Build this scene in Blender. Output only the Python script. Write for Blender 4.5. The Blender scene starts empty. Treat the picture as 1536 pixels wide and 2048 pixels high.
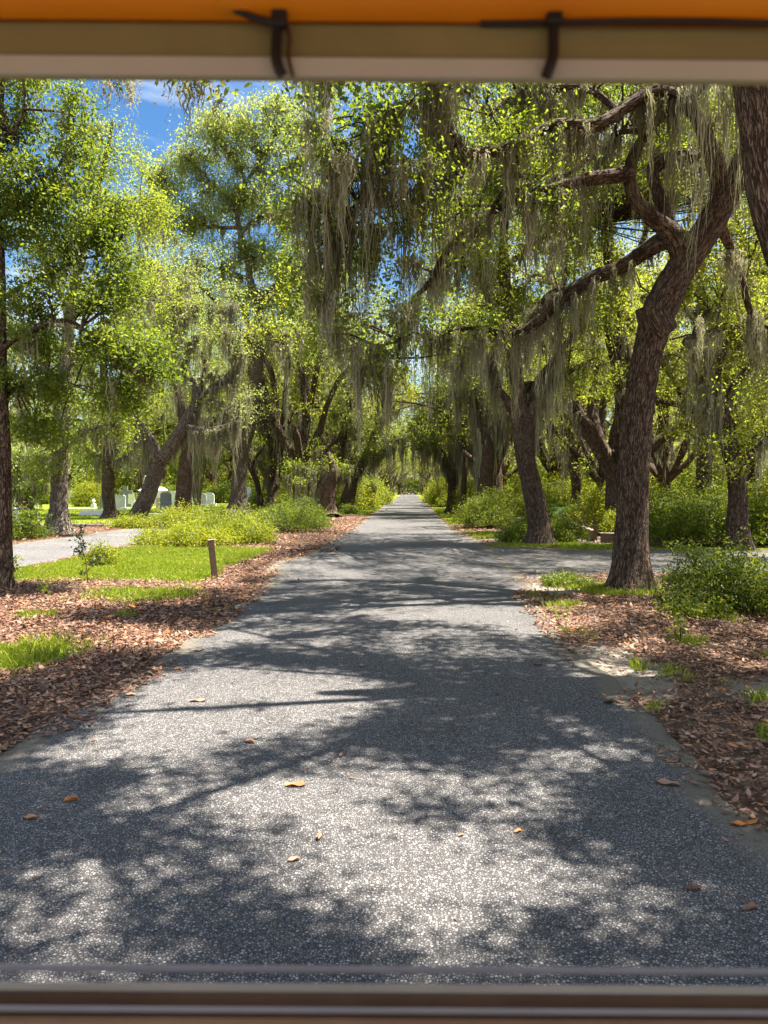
import bpy, bmesh, math, random
import numpy as np
from mathutils import Vector, Matrix, Euler

SC = bpy.context.scene
COL = SC.collection
R = math.radians

# ------------------------------------------------------------------ camera
FPX = 1480.0                      # focal length in photo pixels (1536 x 2048)
EYE = 2.0
cam_d = bpy.data.cameras.new('camera')
cam = bpy.data.objects.new('camera', cam_d)
COL.objects.link(cam)
cam.location = (0, 0, EYE)
cam.rotation_euler = (R(90 - 1.78), 0, R(2.01))
cam_d.sensor_fit = 'VERTICAL'
cam_d.sensor_height = 36
cam_d.lens = 36 * FPX / 2048
cam_d.clip_start = 0.05
cam_d.clip_end = 3000
cam_d.dof.use_dof = True
cam_d.dof.focus_distance = 15
cam_d.dof.aperture_fstop = 6.0
SC.camera = cam

# ------------------------------------------------------------------ light
SUN_EL, SUN_AZ = 66.0, 76.0       # azimuth clockwise from the road direction (+Y)
to_sun = Vector((math.sin(R(SUN_AZ)) * math.cos(R(SUN_EL)),
                 math.cos(R(SUN_AZ)) * math.cos(R(SUN_EL)), math.sin(R(SUN_EL))))
sun_d = bpy.data.lights.new('sun', 'SUN')
sun_d.energy = 4.9
sun_d.angle = R(0.53)
sun_d.color = (1.0, 0.945, 0.85)
sun = bpy.data.objects.new('sun', sun_d)
COL.objects.link(sun)
sun.rotation_euler = (-to_sun).to_track_quat('-Z', 'Y').to_euler()

W = bpy.data.worlds.new('World')
SC.world = W
W.use_nodes = True
wn, wl = W.node_tree.nodes, W.node_tree.links
wn.clear()
w_out = wn.new('ShaderNodeOutputWorld')
w_bg = wn.new('ShaderNodeBackground')
w_sky = wn.new('ShaderNodeTexSky')
w_sky.sky_type = 'NISHITA'
w_sky.sun_disc = False
w_sky.sun_elevation = R(SUN_EL)
w_sky.sun_rotation = R(SUN_AZ)
w_sky.air_density = 1.0
w_sky.dust_density = 0.3
w_sky.ozone_density = 2.2
w_hs = wn.new('ShaderNodeHueSaturation')
w_hs.inputs['Saturation'].default_value = 1.25
w_tc = wn.new('ShaderNodeTexCoord')
w_map = wn.new('ShaderNodeMapping')
w_map.inputs['Rotation'].default_value = (0, 0.5, 0.3)
w_map.inputs['Scale'].default_value = (2.2, 1.6, 6.0)
w_no = wn.new('ShaderNodeTexNoise')
w_no.inputs['Scale'].default_value = 1.6
w_no.inputs['Detail'].default_value = 7
w_no.inputs['Roughness'].default_value = 0.58
w_no.inputs['Distortion'].default_value = 0.6
w_rmp = wn.new('ShaderNodeValToRGB')
w_rmp.color_ramp.elements[0].position = 0.47
w_rmp.color_ramp.elements[0].color = (0, 0, 0, 1)
w_rmp.color_ramp.elements[1].position = 0.78
w_rmp.color_ramp.elements[1].color = (0.75, 0.75, 0.75, 1)
w_mix = wn.new('ShaderNodeMix')
w_mix.data_type = 'RGBA'
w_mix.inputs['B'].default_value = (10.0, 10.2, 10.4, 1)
wl.new(w_sky.outputs['Color'], w_hs.inputs['Color'])
wl.new(w_tc.outputs['Generated'], w_map.inputs['Vector'])
wl.new(w_map.outputs['Vector'], w_no.inputs['Vector'])
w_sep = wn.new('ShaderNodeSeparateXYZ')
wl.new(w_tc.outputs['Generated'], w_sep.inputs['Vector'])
w_mr = wn.new('ShaderNodeMapRange')          # unseen white cloud added behind the camera to lift the fill light
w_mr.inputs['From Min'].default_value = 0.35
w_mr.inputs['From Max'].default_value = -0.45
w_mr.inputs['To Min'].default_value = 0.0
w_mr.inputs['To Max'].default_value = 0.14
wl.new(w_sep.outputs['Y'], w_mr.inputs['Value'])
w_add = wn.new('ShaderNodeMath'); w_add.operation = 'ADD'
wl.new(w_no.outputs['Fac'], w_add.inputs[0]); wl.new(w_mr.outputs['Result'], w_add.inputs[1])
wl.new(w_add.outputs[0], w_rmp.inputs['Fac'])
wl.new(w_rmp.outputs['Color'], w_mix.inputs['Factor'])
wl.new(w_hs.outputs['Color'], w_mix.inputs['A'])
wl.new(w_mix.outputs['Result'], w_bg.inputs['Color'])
w_bg.inputs['Strength'].default_value = 0.044
wl.new(w_bg.outputs['Background'], w_out.inputs['Surface'])

SC.view_settings.view_transform = 'Standard'
SC.view_settings.look = 'None'
SC.view_settings.exposure = 2.2
SC.view_settings.gamma = 1.0
SC.render.engine = 'CYCLES'
SC.cycles.max_bounces = 8
SC.cycles.diffuse_bounces = 4
SC.cycles.transmission_bounces = 5
SC.cycles.glossy_bounces = 2
SC.cycles.sample_clamp_indirect = 6
SC.cycles.use_denoising = True
SC.cycles.caustics_reflective = False
SC.cycles.caustics_refractive = False

# ------------------------------------------------------------------ helpers
CAM_R = np.array(Euler(cam.rotation_euler).to_matrix())


def ray(px, py):
    return CAM_R @ np.array([(px - 768) / FPX, -(py - 1024) / FPX, -1.0])


def P(px, py, Y):
    """the point at distance Y along the road that shows at photo pixel px, py"""
    d = ray(px, py)
    return np.array([0, 0, EYE]) + d * (Y / d[1])


def G(px, py):
    """the ground point that shows at photo pixel px, py"""
    d = ray(px, py)
    return np.array([0, 0, EYE]) + d * (-EYE / d[2])


def vnoise(x, y, seed=0):
    x = np.asarray(x, float); y = np.asarray(y, float)
    xi = np.floor(x).astype(np.int64); yi = np.floor(y).astype(np.int64)
    fx = x - xi; fy = y - yi
    fx = fx * fx * (3 - 2 * fx); fy = fy * fy * (3 - 2 * fy)

    def h(a, b):
        v = np.sin(a * 127.1 + b * 311.7 + seed * 74.7) * 43758.5453
        return v - np.floor(v)
    return ((h(xi, yi) * (1 - fx) + h(xi + 1, yi) * fx) * (1 - fy)
            + (h(xi, yi + 1) * (1 - fx) + h(xi + 1, yi + 1) * fx) * fy)


def fbm(x, y, seed=0):
    return (vnoise(x, y, seed) * .5 + vnoise(x * 2.1, y * 2.1, seed + 1) * .3 + vnoise(x * 4.3, y * 4.3, seed + 2) * .2)


def sstep(a, b, x):
    t = np.clip((x - a) / (b - a), 0, 1)
    return t * t * (3 - 2 * t)


def unit(v):
    return v / np.maximum(np.linalg.norm(v, axis=-1, keepdims=True), 1e-9)


def mesh_np(name, V, F, attrs=None, uv=None, smooth=True):
    """V (n,3); F an (m,k) array or a list of them"""
    if isinstance(F, np.ndarray):
        F = [F]
    F = [f for f in F if len(f)]
    me = bpy.data.meshes.new(name)
    me.vertices.add(len(V))
    me.vertices.foreach_set('co', np.ascontiguousarray(V, np.float32).ravel())
    loops = np.concatenate([f.ravel() for f in F]).astype(np.int32)
    tot = np.concatenate([np.full(len(f), f.shape[1]) for f in F])
    st = (np.cumsum(tot) - tot).astype(np.int32)
    me.loops.add(len(loops))
    me.loops.foreach_set('vertex_index', loops)
    me.polygons.add(len(tot))
    me.polygons.foreach_set('loop_start', st)
    me.polygons.foreach_set('use_smooth', np.full(len(tot), smooth))
    me.update(calc_edges=True)
    for k, a in (attrs or {}).items():
        at = me.attributes.new(k, 'FLOAT', 'POINT')
        at.data.foreach_set('value', np.ascontiguousarray(a, np.float32))
    if uv is not None:
        u = me.uv_layers.new(name='UVMap')
        u.data.foreach_set('uv', np.ascontiguousarray(uv, np.float32).ravel())
    return me


def obj(name, me, mat=None, parent=None):
    if mat is not None:
        if not me.materials:
            me.materials.append(mat)
    o = bpy.data.objects.new(name, me)
    COL.objects.link(o)
    if parent is not None:
        o.parent = parent
    return o


def tag(o, label=None, cat=None, group=None, kind=None):
    if label: o['label'] = label
    if cat: o['category'] = cat
    if group: o['group'] = group
    if kind: o['kind'] = kind
    return o


def thing(name, label, cat, loc=(0, 0, 0), rz=0, group=None):
    o = bpy.data.objects.new(name, None)
    o.empty_display_size = 0.3
    COL.objects.link(o)
    o.location = loc
    o.rotation_euler = (0, 0, rz)
    return tag(o, label, cat, group)


def copy_thing(root, loc, rz=0, sc=1.0, label=None, group=None):
    r = root.copy(); COL.objects.link(r)
    r.location = loc; r.rotation_euler = (0, 0, rz)
    r.scale = (sc, sc, sc) if not isinstance(sc, tuple) else sc
    if label: r['label'] = label
    if group: r['group'] = group
    for ch in list(root.children):
        c = ch.copy(); COL.objects.link(c); c.parent = r
        for g in list(ch.children):
            d = g.copy(); COL.objects.link(d); d.parent = c
    return r


def cr(pts, n):
    """Catmull-Rom through the rows of pts, n samples, any width"""
    p = np.asarray(pts, float)
    if len(p) == 2:
        t = np.linspace(0, 1, n)[:, None]
        return p[0] * (1 - t) + p[1] * t
    q = np.vstack([2 * p[0] - p[1], p, 2 * p[-1] - p[-2]])
    t = np.linspace(0, len(p) - 1 - 1e-6, n)
    i = t.astype(int); f = (t - i)[:, None]
    a, b, c, d = q[i], q[i + 1], q[i + 2], q[i + 3]
    return .5 * ((2 * b) + (c - a) * f + (2 * a - 5 * b + 4 * c - d) * f ** 2 + (3 * b - a - 3 * c + d) * f ** 3)


class Tubes:
    """collects tapered tubes with a length-wise UV, then gives one mesh"""
    def __init__(s):
        s.V, s.F, s.U, s.C, s.n = [], [], [], [], 0

    def add(s, pts, rad, seg=6, n=None, rough=0.0, flare=0.0, seed=0, cap=False):
        p = np.column_stack([np.asarray(pts, float), np.asarray(rad, float)])
        if n is None: n = len(p)
        if n != len(p): p = cr(p, n)
        P3, r = p[:, :3], np.maximum(p[:, 3], 0.0015)
        T = unit(np.gradient(P3, axis=0))
        ref = np.array([0., 1., 0.]) if abs(T[0][1]) < .8 else np.array([1., 0., 0.])
        N = np.empty_like(P3)
        v = unit(ref - T[0] * (ref @ T[0]))
        for i in range(n):
            v = v - T[i] * (v @ T[i]); v = v / (np.linalg.norm(v) + 1e-9)
            N[i] = v
        B = np.cross(T, N)
        ang = np.linspace(0, 2 * np.pi, seg, endpoint=False)
        ln = np.concatenate([[0], np.cumsum(np.linalg.norm(np.diff(P3, axis=0), axis=1))])
        rr = np.repeat(r[:, None], seg, 1)
        if flare:
            k = np.exp(-ln / (r[0] * 1.1))[:, None]
            rr = rr * (1 + k * flare * (.55 + .6 * np.maximum(0, np.cos(ang * 3 + seed)) + .3 * np.cos(ang * 5 + seed * 2))[None])
        if rough:
            A, L = np.meshgrid(ang, ln)
            ca, sa = np.cos(A) * 1.0, np.sin(A) * 1.0
            big = vnoise(ca * 1.3 + 7 + seed, sa * 1.3 + L * 1.1, seed) - .5
            mid = vnoise(ca * 2.6 + seed, sa * 2.6 + L * 2.3 + 9, seed + 5) - .5
            fine = vnoise(ca * 9 + 20, sa * 9 + L * 2.5, seed + 3) - .5
            fine2 = vnoise(ca * 16 + 20, sa * 16 + L * 7, seed + 8) - .5
            rr = rr * (1 + .15 * big * min(1, rough * 40) + .09 * mid * min(1, rough * 40)) + rough * fine * 2.0 + rough * fine2 * 1.2
        V = P3[:, None] + rr[..., None] * (np.cos(ang)[None, :, None] * N[:, None] + np.sin(ang)[None, :, None] * B[:, None])
        i, j = np.meshgrid(np.arange(n - 1), np.arange(seg), indexing='ij')
        j2 = (j + 1) % seg
        F = np.stack([i * seg + j, i * seg + j2, (i + 1) * seg + j2, (i + 1) * seg + j], -1).reshape(-1, 4)
        rm = max(r.mean(), .02) * 2 * np.pi / seg
        U = np.stack([np.stack([j * rm, ln[i]], -1), np.stack([(j + 1) * rm, ln[i]], -1),
                      np.stack([(j + 1) * rm, ln[i + 1]], -1), np.stack([j * rm, ln[i + 1]], -1)], -2).reshape(-1, 2)
        V = V.reshape(-1, 3)
        s.V.append(V); s.F.append(F + s.n); s.U.append(U)
        s.n += len(V)
        if cap:
            c = P3[-1] + T[-1] * r[-1] * .12
            base = s.n - seg
            s.V.append(c[None]); ci = s.n; s.n += 1
            jj = np.arange(seg)
            q = np.stack([base + jj, base + (jj + 1) % seg, np.full(seg, ci), np.full(seg, ci)], -1)
            s.C.append(q[:, :3])

    def mesh(s, name):
        F = [np.concatenate(s.F)]
        U = np.concatenate(s.U)
        if s.C:
            c = np.concatenate(s.C); F.append(c)
            U = np.concatenate([U, np.zeros((c.size, 2))])
        return mesh_np(name, np.concatenate(s.V), F, uv=U)


# ------------------------------------------------------------------ materials
def new_mat(name):
    m = bpy.data.materials.new(name)
    m.use_nodes = True
    n, l = m.node_tree.nodes, m.node_tree.links
    n.clear()
    o = n.new('ShaderNodeOutputMaterial')
    b = n.new('ShaderNodeBsdfPrincipled')
    l.new(b.outputs['BSDF'], o.inputs['Surface'])
    return m, n, l, b, o


def ramp(n, stops):
    r = n.new('ShaderNodeValToRGB')
    e = r.color_ramp.elements
    while len(e) < len(stops): e.new(0.5)
    for k, (p, c) in enumerate(stops):
        e[k].position = p; e[k].color = (*c, 1)
    return r


def noise(n, l, scale, vec=None, detail=4, rough=.55, dist=0):
    t = n.new('ShaderNodeTexNoise')
    t.inputs['Scale'].default_value = scale
    t.inputs['Detail'].default_value = detail
    t.inputs['Roughness'].default_value = rough
    t.inputs['Distortion'].default_value = dist
    if vec is not None: l.new(vec, t.inputs['Vector'])
    return t


def mixc(n, l, fac, a, b, mode='MIX'):
    m = n.new('ShaderNodeMix'); m.data_type = 'RGBA'; m.blend_type = mode
    for s, v in (('Factor', fac), ('A', a), ('B', b)):
        if isinstance(v, (int, float)): m.inputs[s].default_value = v
        elif isinstance(v, tuple): m.inputs[s].default_value = (*v, 1)
        else: l.new(v, m.inputs[s])
    return m.outputs['Result']


def mathn(n, l, op, a, b=None, c=None):
    m = n.new('ShaderNodeMath'); m.operation = op
    for k, v in enumerate((a, b, c)):
        if v is None: continue
        if isinstance(v, (int, float)): m.inputs[k].default_value = v
        else: l.new(v, m.inputs[k])
    return m.outputs[0]


def attr(n, name):
    a = n.new('ShaderNodeAttribute'); a.attribute_name = name
    return a.outputs['Fac']


def bump(n, l, b, h, strength, dist):
    k = n.new('ShaderNodeBump')
    k.inputs['Strength'].default_value = strength
    k.inputs['Distance'].default_value = dist
    l.new(h, k.inputs['Height'])
    l.new(k.outputs['Normal'], b.inputs['Normal'])


def mat_leaf(name, stops, tstops, trans=.38, rough=.5, spec=.32):
    m, n, l, b, o = new_mat(name)
    t = attr(n, 'tint')
    r = ramp(n, stops); l.new(t, r.inputs['Fac'])
    r2 = ramp(n, tstops); l.new(t, r2.inputs['Fac'])
    l.new(r.outputs['Color'], b.inputs['Base Color'])
    b.inputs['Roughness'].default_value = rough
    b.inputs['Specular IOR Level'].default_value = spec
    tr = n.new('ShaderNodeBsdfTranslucent')
    l.new(r2.outputs['Color'], tr.inputs['Color'])
    mx = n.new('ShaderNodeMixShader'); mx.inputs[0].default_value = trans
    l.new(b.outputs['BSDF'], mx.inputs[1]); l.new(tr.outputs['BSDF'], mx.inputs[2])
    l.new(mx.outputs['Shader'], o.inputs['Surface'])
    return m


OAK = mat_leaf('oak_leaf', [(0, (.034, .054, .007)), (.45, (.088, .120, .013)), (.8, (.15, .175, .020)), (1, (.23, .225, .03))],
               [(0, (.20, .28, .015)), (.5, (.38, .46, .026)), (1, (.56, .56, .05))], trans=.48)
OAK_DARK = mat_leaf('oak_leaf_dark', [(0, (.022, .040, .007)), (.5, (.060, .088, .012)), (1, (.14, .165, .02))],
                    [(0, (.13, .20, .012)), (.5, (.28, .36, .02)), (1, (.48, .50, .04))], trans=.44)
OAK_PALE = mat_leaf('oak_leaf_pale', [(0, (.065, .095, .028)), (.5, (.135, .165, .045)), (1, (.23, .245, .07))],
                    [(0, (.25, .33, .05)), (.5, (.42, .49, .085)), (1, (.56, .57, .12))], trans=.48)
AZALEA = mat_leaf('azalea_leaf', [(0, (.024, .046, .007)), (.5, (.075, .110, .013)), (1, (.21, .21, .02))],
                  [(0, (.13, .20, .012)), (.5, (.31, .38, .02)), (1, (.58, .54, .03))], trans=.42)
AZALEA_YEL = mat_leaf('azalea_leaf_yellow', [(0, (.05, .08, .008)), (.5, (.135, .165, .015)), (1, (.28, .27, .025))],
                      [(0, (.24, .31, .012)), (.5, (.45, .48, .02)), (1, (.64, .58, .03))], trans=.46)
DARKLEAF = mat_leaf('dark_glossy_leaf', [(0, (.012, .024, .010)), (1, (.05, .07, .02))],
                    [(0, (.05, .09, .01)), (1, (.14, .18, .02))], trans=.2, rough=.3)
FROND = mat_leaf('frond_leaf', [(0, (.03, .07, .02)), (1, (.10, .17, .05))], [(0, (.10, .20, .03)), (1, (.2, .3, .06))], trans=.25, rough=.3)
MOSS = mat_leaf('spanish_moss', [(0, (.12, .112, .062)), (.5, (.27, .258, .172)), (1, (.46, .445, .33))],
                [(0, (.16, .15, .065)), (.5, (.37, .345, .18)), (1, (.52, .49, .29))], trans=.35, rough=.9, spec=.05)
GRASSM = mat_leaf('grass_blade', [(0, (.07, .12, .012)), (.5, (.22, .265, .018)), (1, (.36, .35, .035))],
                  [(0, (.16, .26, .02)), (.5, (.32, .42, .03)), (1, (.46, .48, .06))], trans=.4, rough=.5, spec=.2)
LITTER = mat_leaf('dead_leaf', [(0, (.045, .026, .018)), (.35, (.125, .062, .040)), (.65, (.25, .135, .085)), (.88, (.38, .25, .175)), (1, (.46, .17, .045))],
                  [(0, (.05, .025, .012)), (.6, (.22, .10, .04)), (1, (.45, .18, .05))], trans=.12, rough=.6, spec=.25)


def mat_bark(name, dark, mid, light, su=22, sv=6, lichen=.3, green=.3):
    m, n, l, b, o = new_mat(name)
    uv = n.new('ShaderNodeUVMap')
    mp = n.new('ShaderNodeMapping')
    mp.inputs['Scale'].default_value = (su, sv, 1)
    l.new(uv.outputs['UV'], mp.inputs['Vector'])
    dn = noise(n, l, 3.0, uv.outputs['UV'], 3)
    add = n.new('ShaderNodeVectorMath'); add.operation = 'MULTIPLY_ADD'
    l.new(dn.outputs['Color'], add.inputs[0]); add.inputs[1].default_value = (1.6, 1.6, 0)
    l.new(mp.outputs['Vector'], add.inputs[2])
    vo = n.new('ShaderNodeTexVoronoi'); vo.feature = 'DISTANCE_TO_EDGE'
    vo.inputs['Scale'].default_value = 1.0
    l.new(add.outputs['Vector'], vo.inputs['Vector'])
    ve = ramp(n, [(.0, (0, 0, 0)), (.13, (1, 1, 1))]); l.new(vo.outputs['Distance'], ve.inputs['Fac'])
    mp2 = n.new('ShaderNodeMapping'); mp2.inputs['Scale'].default_value = (su * 1.15, sv * .62, 1)
    l.new(uv.outputs['UV'], mp2.inputs['Vector'])
    na = noise(n, l, 1.0, mp2.outputs['Vector'], 3, .5, .9)
    fa = mathn(n, l, 'ABSOLUTE', mathn(n, l, 'SUBTRACT', na.outputs['Fac'], .5))
    fr = ramp(n, [(.0, (0, 0, 0)), (.075, (1, 1, 1))]); l.new(fa, fr.inputs['Fac'])
    vw = mathn(n, l, 'MULTIPLY_ADD', ve.outputs['Color'], .35, .65)
    fis = mathn(n, l, 'MULTIPLY', fr.outputs['Color'], vw)
    geo = n.new('ShaderNodeTexCoord')
    n2 = noise(n, l, 22, geo.outputs['Object'], 5, .65)
    n3 = noise(n, l, 1.6, geo.outputs['Object'], 5, .6)
    h = mathn(n, l, 'MULTIPLY_ADD', n2.outputs['Fac'], .55, fis)
    cr_ = ramp(n, [(.2, dark), (.75, mid), (1.35 / 1.55, light)])
    hh = mathn(n, l, 'MULTIPLY', h, .66)
    l.new(hh, cr_.inputs['Fac'])
    # lichen patches and moss growing on bark
    lr = ramp(n, [(.56, (0, 0, 0)), (.72, (1, 1, 1))]); l.new(n3.outputs['Fac'], lr.inputs['Fac'])
    lf = mathn(n, l, 'MULTIPLY', lr.outputs['Color'], lichen)
    c1 = mixc(n, l, lf, cr_.outputs['Color'], (.30, .29, .23))
    n4 = noise(n, l, .9, geo.outputs['Object'], 4, .6)
    gr = ramp(n, [(.55, (0, 0, 0)), (.75, (1, 1, 1))]); l.new(n4.outputs['Fac'], gr.inputs['Fac'])
    gf = mathn(n, l, 'MULTIPLY', gr.outputs['Color'], green)
    c2 = mixc(n, l, gf, c1, (.10, .12, .03))
    l.new(c2, b.inputs['Base Color'])
    b.inputs['Roughness'].default_value = .92
    b.inputs['Specular IOR Level'].default_value = .15
    bump(n, l, b, h, .9, .03)
    return m


BARK = mat_bark('oak_bark', (.026, .016, .011), (.092, .060, .041), (.155, .110, .080), lichen=.18)
BARK_PALE = mat_bark('oak_bark_pale', (.045, .034, .027), (.14, .108, .082), (.27, .225, .18), lichen=.45)
BARK_RED = mat_bark('oak_bark_red', (.032, .019, .013), (.105, .066, .045), (.20, .14, .10))
MYRTLE = mat_bark('smooth_bark', (.2, .13, .07), (.32, .23, .13), (.42, .33, .2), su=3, sv=1)


def mat_ground():
    m, n, l, b, o = new_mat('ground')
    tc = n.new('ShaderNodeTexCoord'); pos = tc.outputs['Object']
    a = noise(n, l, 30, pos, 6, .7)
    a2 = noise(n, l, 1.1, pos, 5, .6)
    vo = n.new('ShaderNodeTexVoronoi'); vo.inputs['Scale'].default_value = 17
    dn = noise(n, l, 9, pos, 3)
    ad = n.new('ShaderNodeVectorMath'); ad.operation = 'MULTIPLY_ADD'
    l.new(dn.outputs['Color'], ad.inputs[0]); ad.inputs[1].default_value = (.12, .12, .12); l.new(pos, ad.inputs[2])
    l.new(ad.outputs['Vector'], vo.inputs['Vector'])
    sep = n.new('ShaderNodeSeparateColor'); l.new(vo.outputs['Color'], sep.inputs['Color'])
    lit = ramp(n, [(0, (.045, .026, .017)), (.4, (.105, .055, .033)), (.72, (.20, .115, .070)), (1, (.30, .20, .135))])
    l.new(sep.outputs[0], lit.inputs['Fac'])
    soil = mixc(n, l, a.outputs['Fac'], (.06, .042, .03), (.16, .12, .085))
    lm = ramp(n, [(.40, (1, 1, 1)), (.62, (.35, .35, .35))]); l.new(a2.outputs['Fac'], lm.inputs['Fac'])
    base = mixc(n, l, lm.outputs['Color'], soil, lit.outputs['Color'])
    gcol = ramp(n, [(.25, (.085, .115, .014)), (.55, (.19, .235, .020)), (.8, (.29, .29, .045))])
    gn = noise(n, l, 5, pos, 6, .75); l.new(gn.outputs['Fac'], gcol.inputs['Fac'])
    jit = noise(n, l, 6, pos, 5, .7)
    gf = mathn(n, l, 'ADD', attr(n, 'grass'), mathn(n, l, 'MULTIPLY_ADD', jit.outputs['Fac'], .9, -.45))
    gm = ramp(n, [(.40, (0, 0, 0)), (.60, (1, 1, 1))]); l.new(gf, gm.inputs['Fac'])
    c1 = mixc(n, l, gm.outputs['Color'], base, gcol.outputs['Color'])
    sn = noise(n, l, 60, pos, 4, .7)
    scol = mixc(n, l, sn.outputs['Fac'], (.17, .145, .11), (.31, .275, .225))
    sj = noise(n, l, 3.5, pos, 5, .7)
    sf = mathn(n, l, 'ADD', attr(n, 'sand'), mathn(n, l, 'MULTIPLY_ADD', sj.outputs['Fac'], 1.0, -.5))
    sm = ramp(n, [(.40, (0, 0, 0)), (.62, (1, 1, 1))]); l.new(sf, sm.inputs['Fac'])
    c2 = mixc(n, l, sm.outputs['Color'], c1, scol)
    l.new(c2, b.inputs['Base Color'])
    b.inputs['Roughness'].default_value = .95
    b.inputs['Specular IOR Level'].default_value = .1
    hb = mathn(n, l, 'ADD', mathn(n, l, 'MULTIPLY', sep.outputs[1], .6), a.outputs['Fac'])
    bump(n, l, b, hb, .7, .03)
    return m


def mat_asphalt(name, lift=1.0, cell=70):
    m, n, l, b, o = new_mat(name)
    tc = n.new('ShaderNodeTexCoord'); pos = tc.outputs['Object']
    vo = n.new('ShaderNodeTexVoronoi'); vo.inputs['Scale'].default_value = cell
    vo.inputs['Randomness'].default_value = 1
    l.new(pos, vo.inputs['Vector'])
    sep = n.new('ShaderNodeSeparateColor'); l.new(vo.outputs['Color'], sep.inputs['Color'])
    stone = ramp(n, [(0, (.10, .099, .099)), (.3, (.17, .166, .162)), (.7, (.27, .262, .254)), (1, (.42, .405, .39))])
    l.new(sep.outputs[0], stone.inputs['Fac'])
    edge = ramp(n, [(.30, (1, 1, 1)), (.62, (0, 0, 0))])
    l.new(vo.outputs['Distance'], edge.inputs['Fac'])
    ed = n.new('ShaderNodeTexVoronoi'); ed.feature = 'DISTANCE_TO_EDGE'; ed.inputs['Scale'].default_value = cell
    l.new(pos, ed.inputs['Vector'])
    er = ramp(n, [(.07, (0, 0, 0)), (.24, (1, 1, 1))]); l.new(ed.outputs['Distance'], er.inputs['Fac'])
    col = mixc(n, l, er.outputs['Color'], (.052, .048, .048), stone.outputs['Color'])
    # long-wave wear, wheel tracks of age and dusty edges
    w = noise(n, l, .55, pos, 6, .62)
    wr = ramp(n, [(.3, (.74 * lift, .73 * lift, .73 * lift)), (.7, (1.03 * lift, 1.0 * lift, .965 * lift))]); l.new(w.outputs['Fac'], wr.inputs['Fac'])
    col = mixc(n, l, 1.0, col, wr.outputs['Color'], 'MULTIPLY')
    ck = n.new('ShaderNodeTexVoronoi'); ck.feature = 'DISTANCE_TO_EDGE'; ck.inputs['Scale'].default_value = .55
    cd = noise(n, l, 1.7, pos, 6, .7)
    cv = n.new('ShaderNodeVectorMath'); cv.operation = 'MULTIPLY_ADD'
    l.new(cd.outputs['Color'], cv.inputs[0]); cv.inputs[1].default_value = (1.3, 1.3, 0); l.new(pos, cv.inputs[2])
    l.new(cv.outputs['Vector'], ck.inputs['Vector'])
    cl = ramp(n, [(.0, (1, 1, 1)), (.0075, (0, 0, 0))]); l.new(ck.outputs['Distance'], cl.inputs['Fac'])
    cm = noise(n, l, .35, pos, 3); cmr = ramp(n, [(.47, (0, 0, 0)), (.6, (.75, .75, .75))]); l.new(cm.outputs['Fac'], cmr.inputs['Fac'])
    col = mixc(n, l, mathn(n, l, 'MULTIPLY', cl.outputs['Color'], cmr.outputs['Color']), col, (.03, .028, .026))
    st = noise(n, l, 1.3, pos, 7, .72); sr = ramp(n, [(.56, (1, 1, 1)), (.70, (.62, .60, .57))]); l.new(st.outputs['Fac'], sr.inputs['Fac'])
    col = mixc(n, l, 1.0, col, sr.outputs['Color'], 'MULTIPLY')
    sj = noise(n, l, 2.2, pos, 6, .7)
    sf = mathn(n, l, 'ADD', attr(n, 'edge'), mathn(n, l, 'MULTIPLY_ADD', sj.outputs['Fac'], .9, -.45))
    sm = ramp(n, [(.35, (0, 0, 0)), (.75, (.8, .8, .8))]); l.new(sf, sm.inputs['Fac'])
    gn = noise(n, l, 70, pos, 3, .7)
    dirt = mixc(n, l, gn.outputs['Fac'], (.09, .075, .052), (.20, .17, .125))
    col = mixc(n, l, sm.outputs['Color'], col, dirt)
    l.new(col, b.inputs['Base Color'])
    b.inputs['Roughness'].default_value = .85
    b.inputs['Specular IOR Level'].default_value = .25
    bump(n, l, b, er.outputs['Color'], .55, .006)
    return m


def mat_plain(name, c, rough=.6, spec=.3, metal=0, var=.15, scale=14, bmp=0):
    m, n, l, b, o = new_mat(name)
    tc = n.new('ShaderNodeTexCoord')
    t = noise(n, l, scale, tc.outputs['Object'], 5, .65)
    lo = tuple(v * (1 - var) for v in c); hi = tuple(min(1, v * (1 + var)) for v in c)
    r = ramp(n, [(.3, lo), (.7, hi)]); l.new(t.outputs['Fac'], r.inputs['Fac'])
    l.new(r.outputs['Color'], b.inputs['Base Color'])
    b.inputs['Roughness'].default_value = rough
    b.inputs['Specular IOR Level'].default_value = spec
    b.inputs['Metallic'].default_value = metal
    if bmp: bump(n, l, b, t.outputs['Fac'], bmp, .01)
    return m


GROUND = mat_ground()
ASPHALT = mat_asphalt('asphalt')
ASPHALT_PALE = mat_asphalt('asphalt_pale', 1.15, 60)
STONE = mat_plain('grave_stone', (.42, .43, .43), .8, .2, 0, .3, 6, .4)
MARBLE = mat_plain('white_marble', (.68, .68, .66), .6, .3, 0, .15, 5, .2)
DARKSTONE = mat_plain('dark_stone', (.16, .17, .19), .6, .4, 0, .25, 6, .3)
WOODPOST = mat_plain('weathered_wood', (.115, .070, .045), .85, .2, 0, .4, 18, .5)
BLACK = mat_plain('black_rubber', (.012, .011, .011), .55, .3, 0, .2)
BROWNWIRE = mat_plain('brown_wire', (.06, .025, .012), .55, .3)
CREAM = mat_plain('cream_paint', (.40, .425, .40), .6, .3, 0, .08, 5)
TAN = mat_plain('tan_paint', (.20, .185, .085), .6, .3, 0, .18, 4)
GREYM = mat_plain('grey_metal', (.37, .38, .39), .45, .5, .2, .1, 8)
SILLM = mat_plain('sill_paint', (.42, .41, .35), .5, .4, .1, .1, 8)
DASHM = mat_plain('dash_tan', (.24, .16, .10), .6, .3, 0, .25, 6)
BROWNP = mat_plain('brown_panel', (.20, .155, .105), .6, .3, 0, .25, 6)
BINM = mat_plain('grey_bin', (.32, .36, .40), .5, .4, 0, .1, 4)
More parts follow.
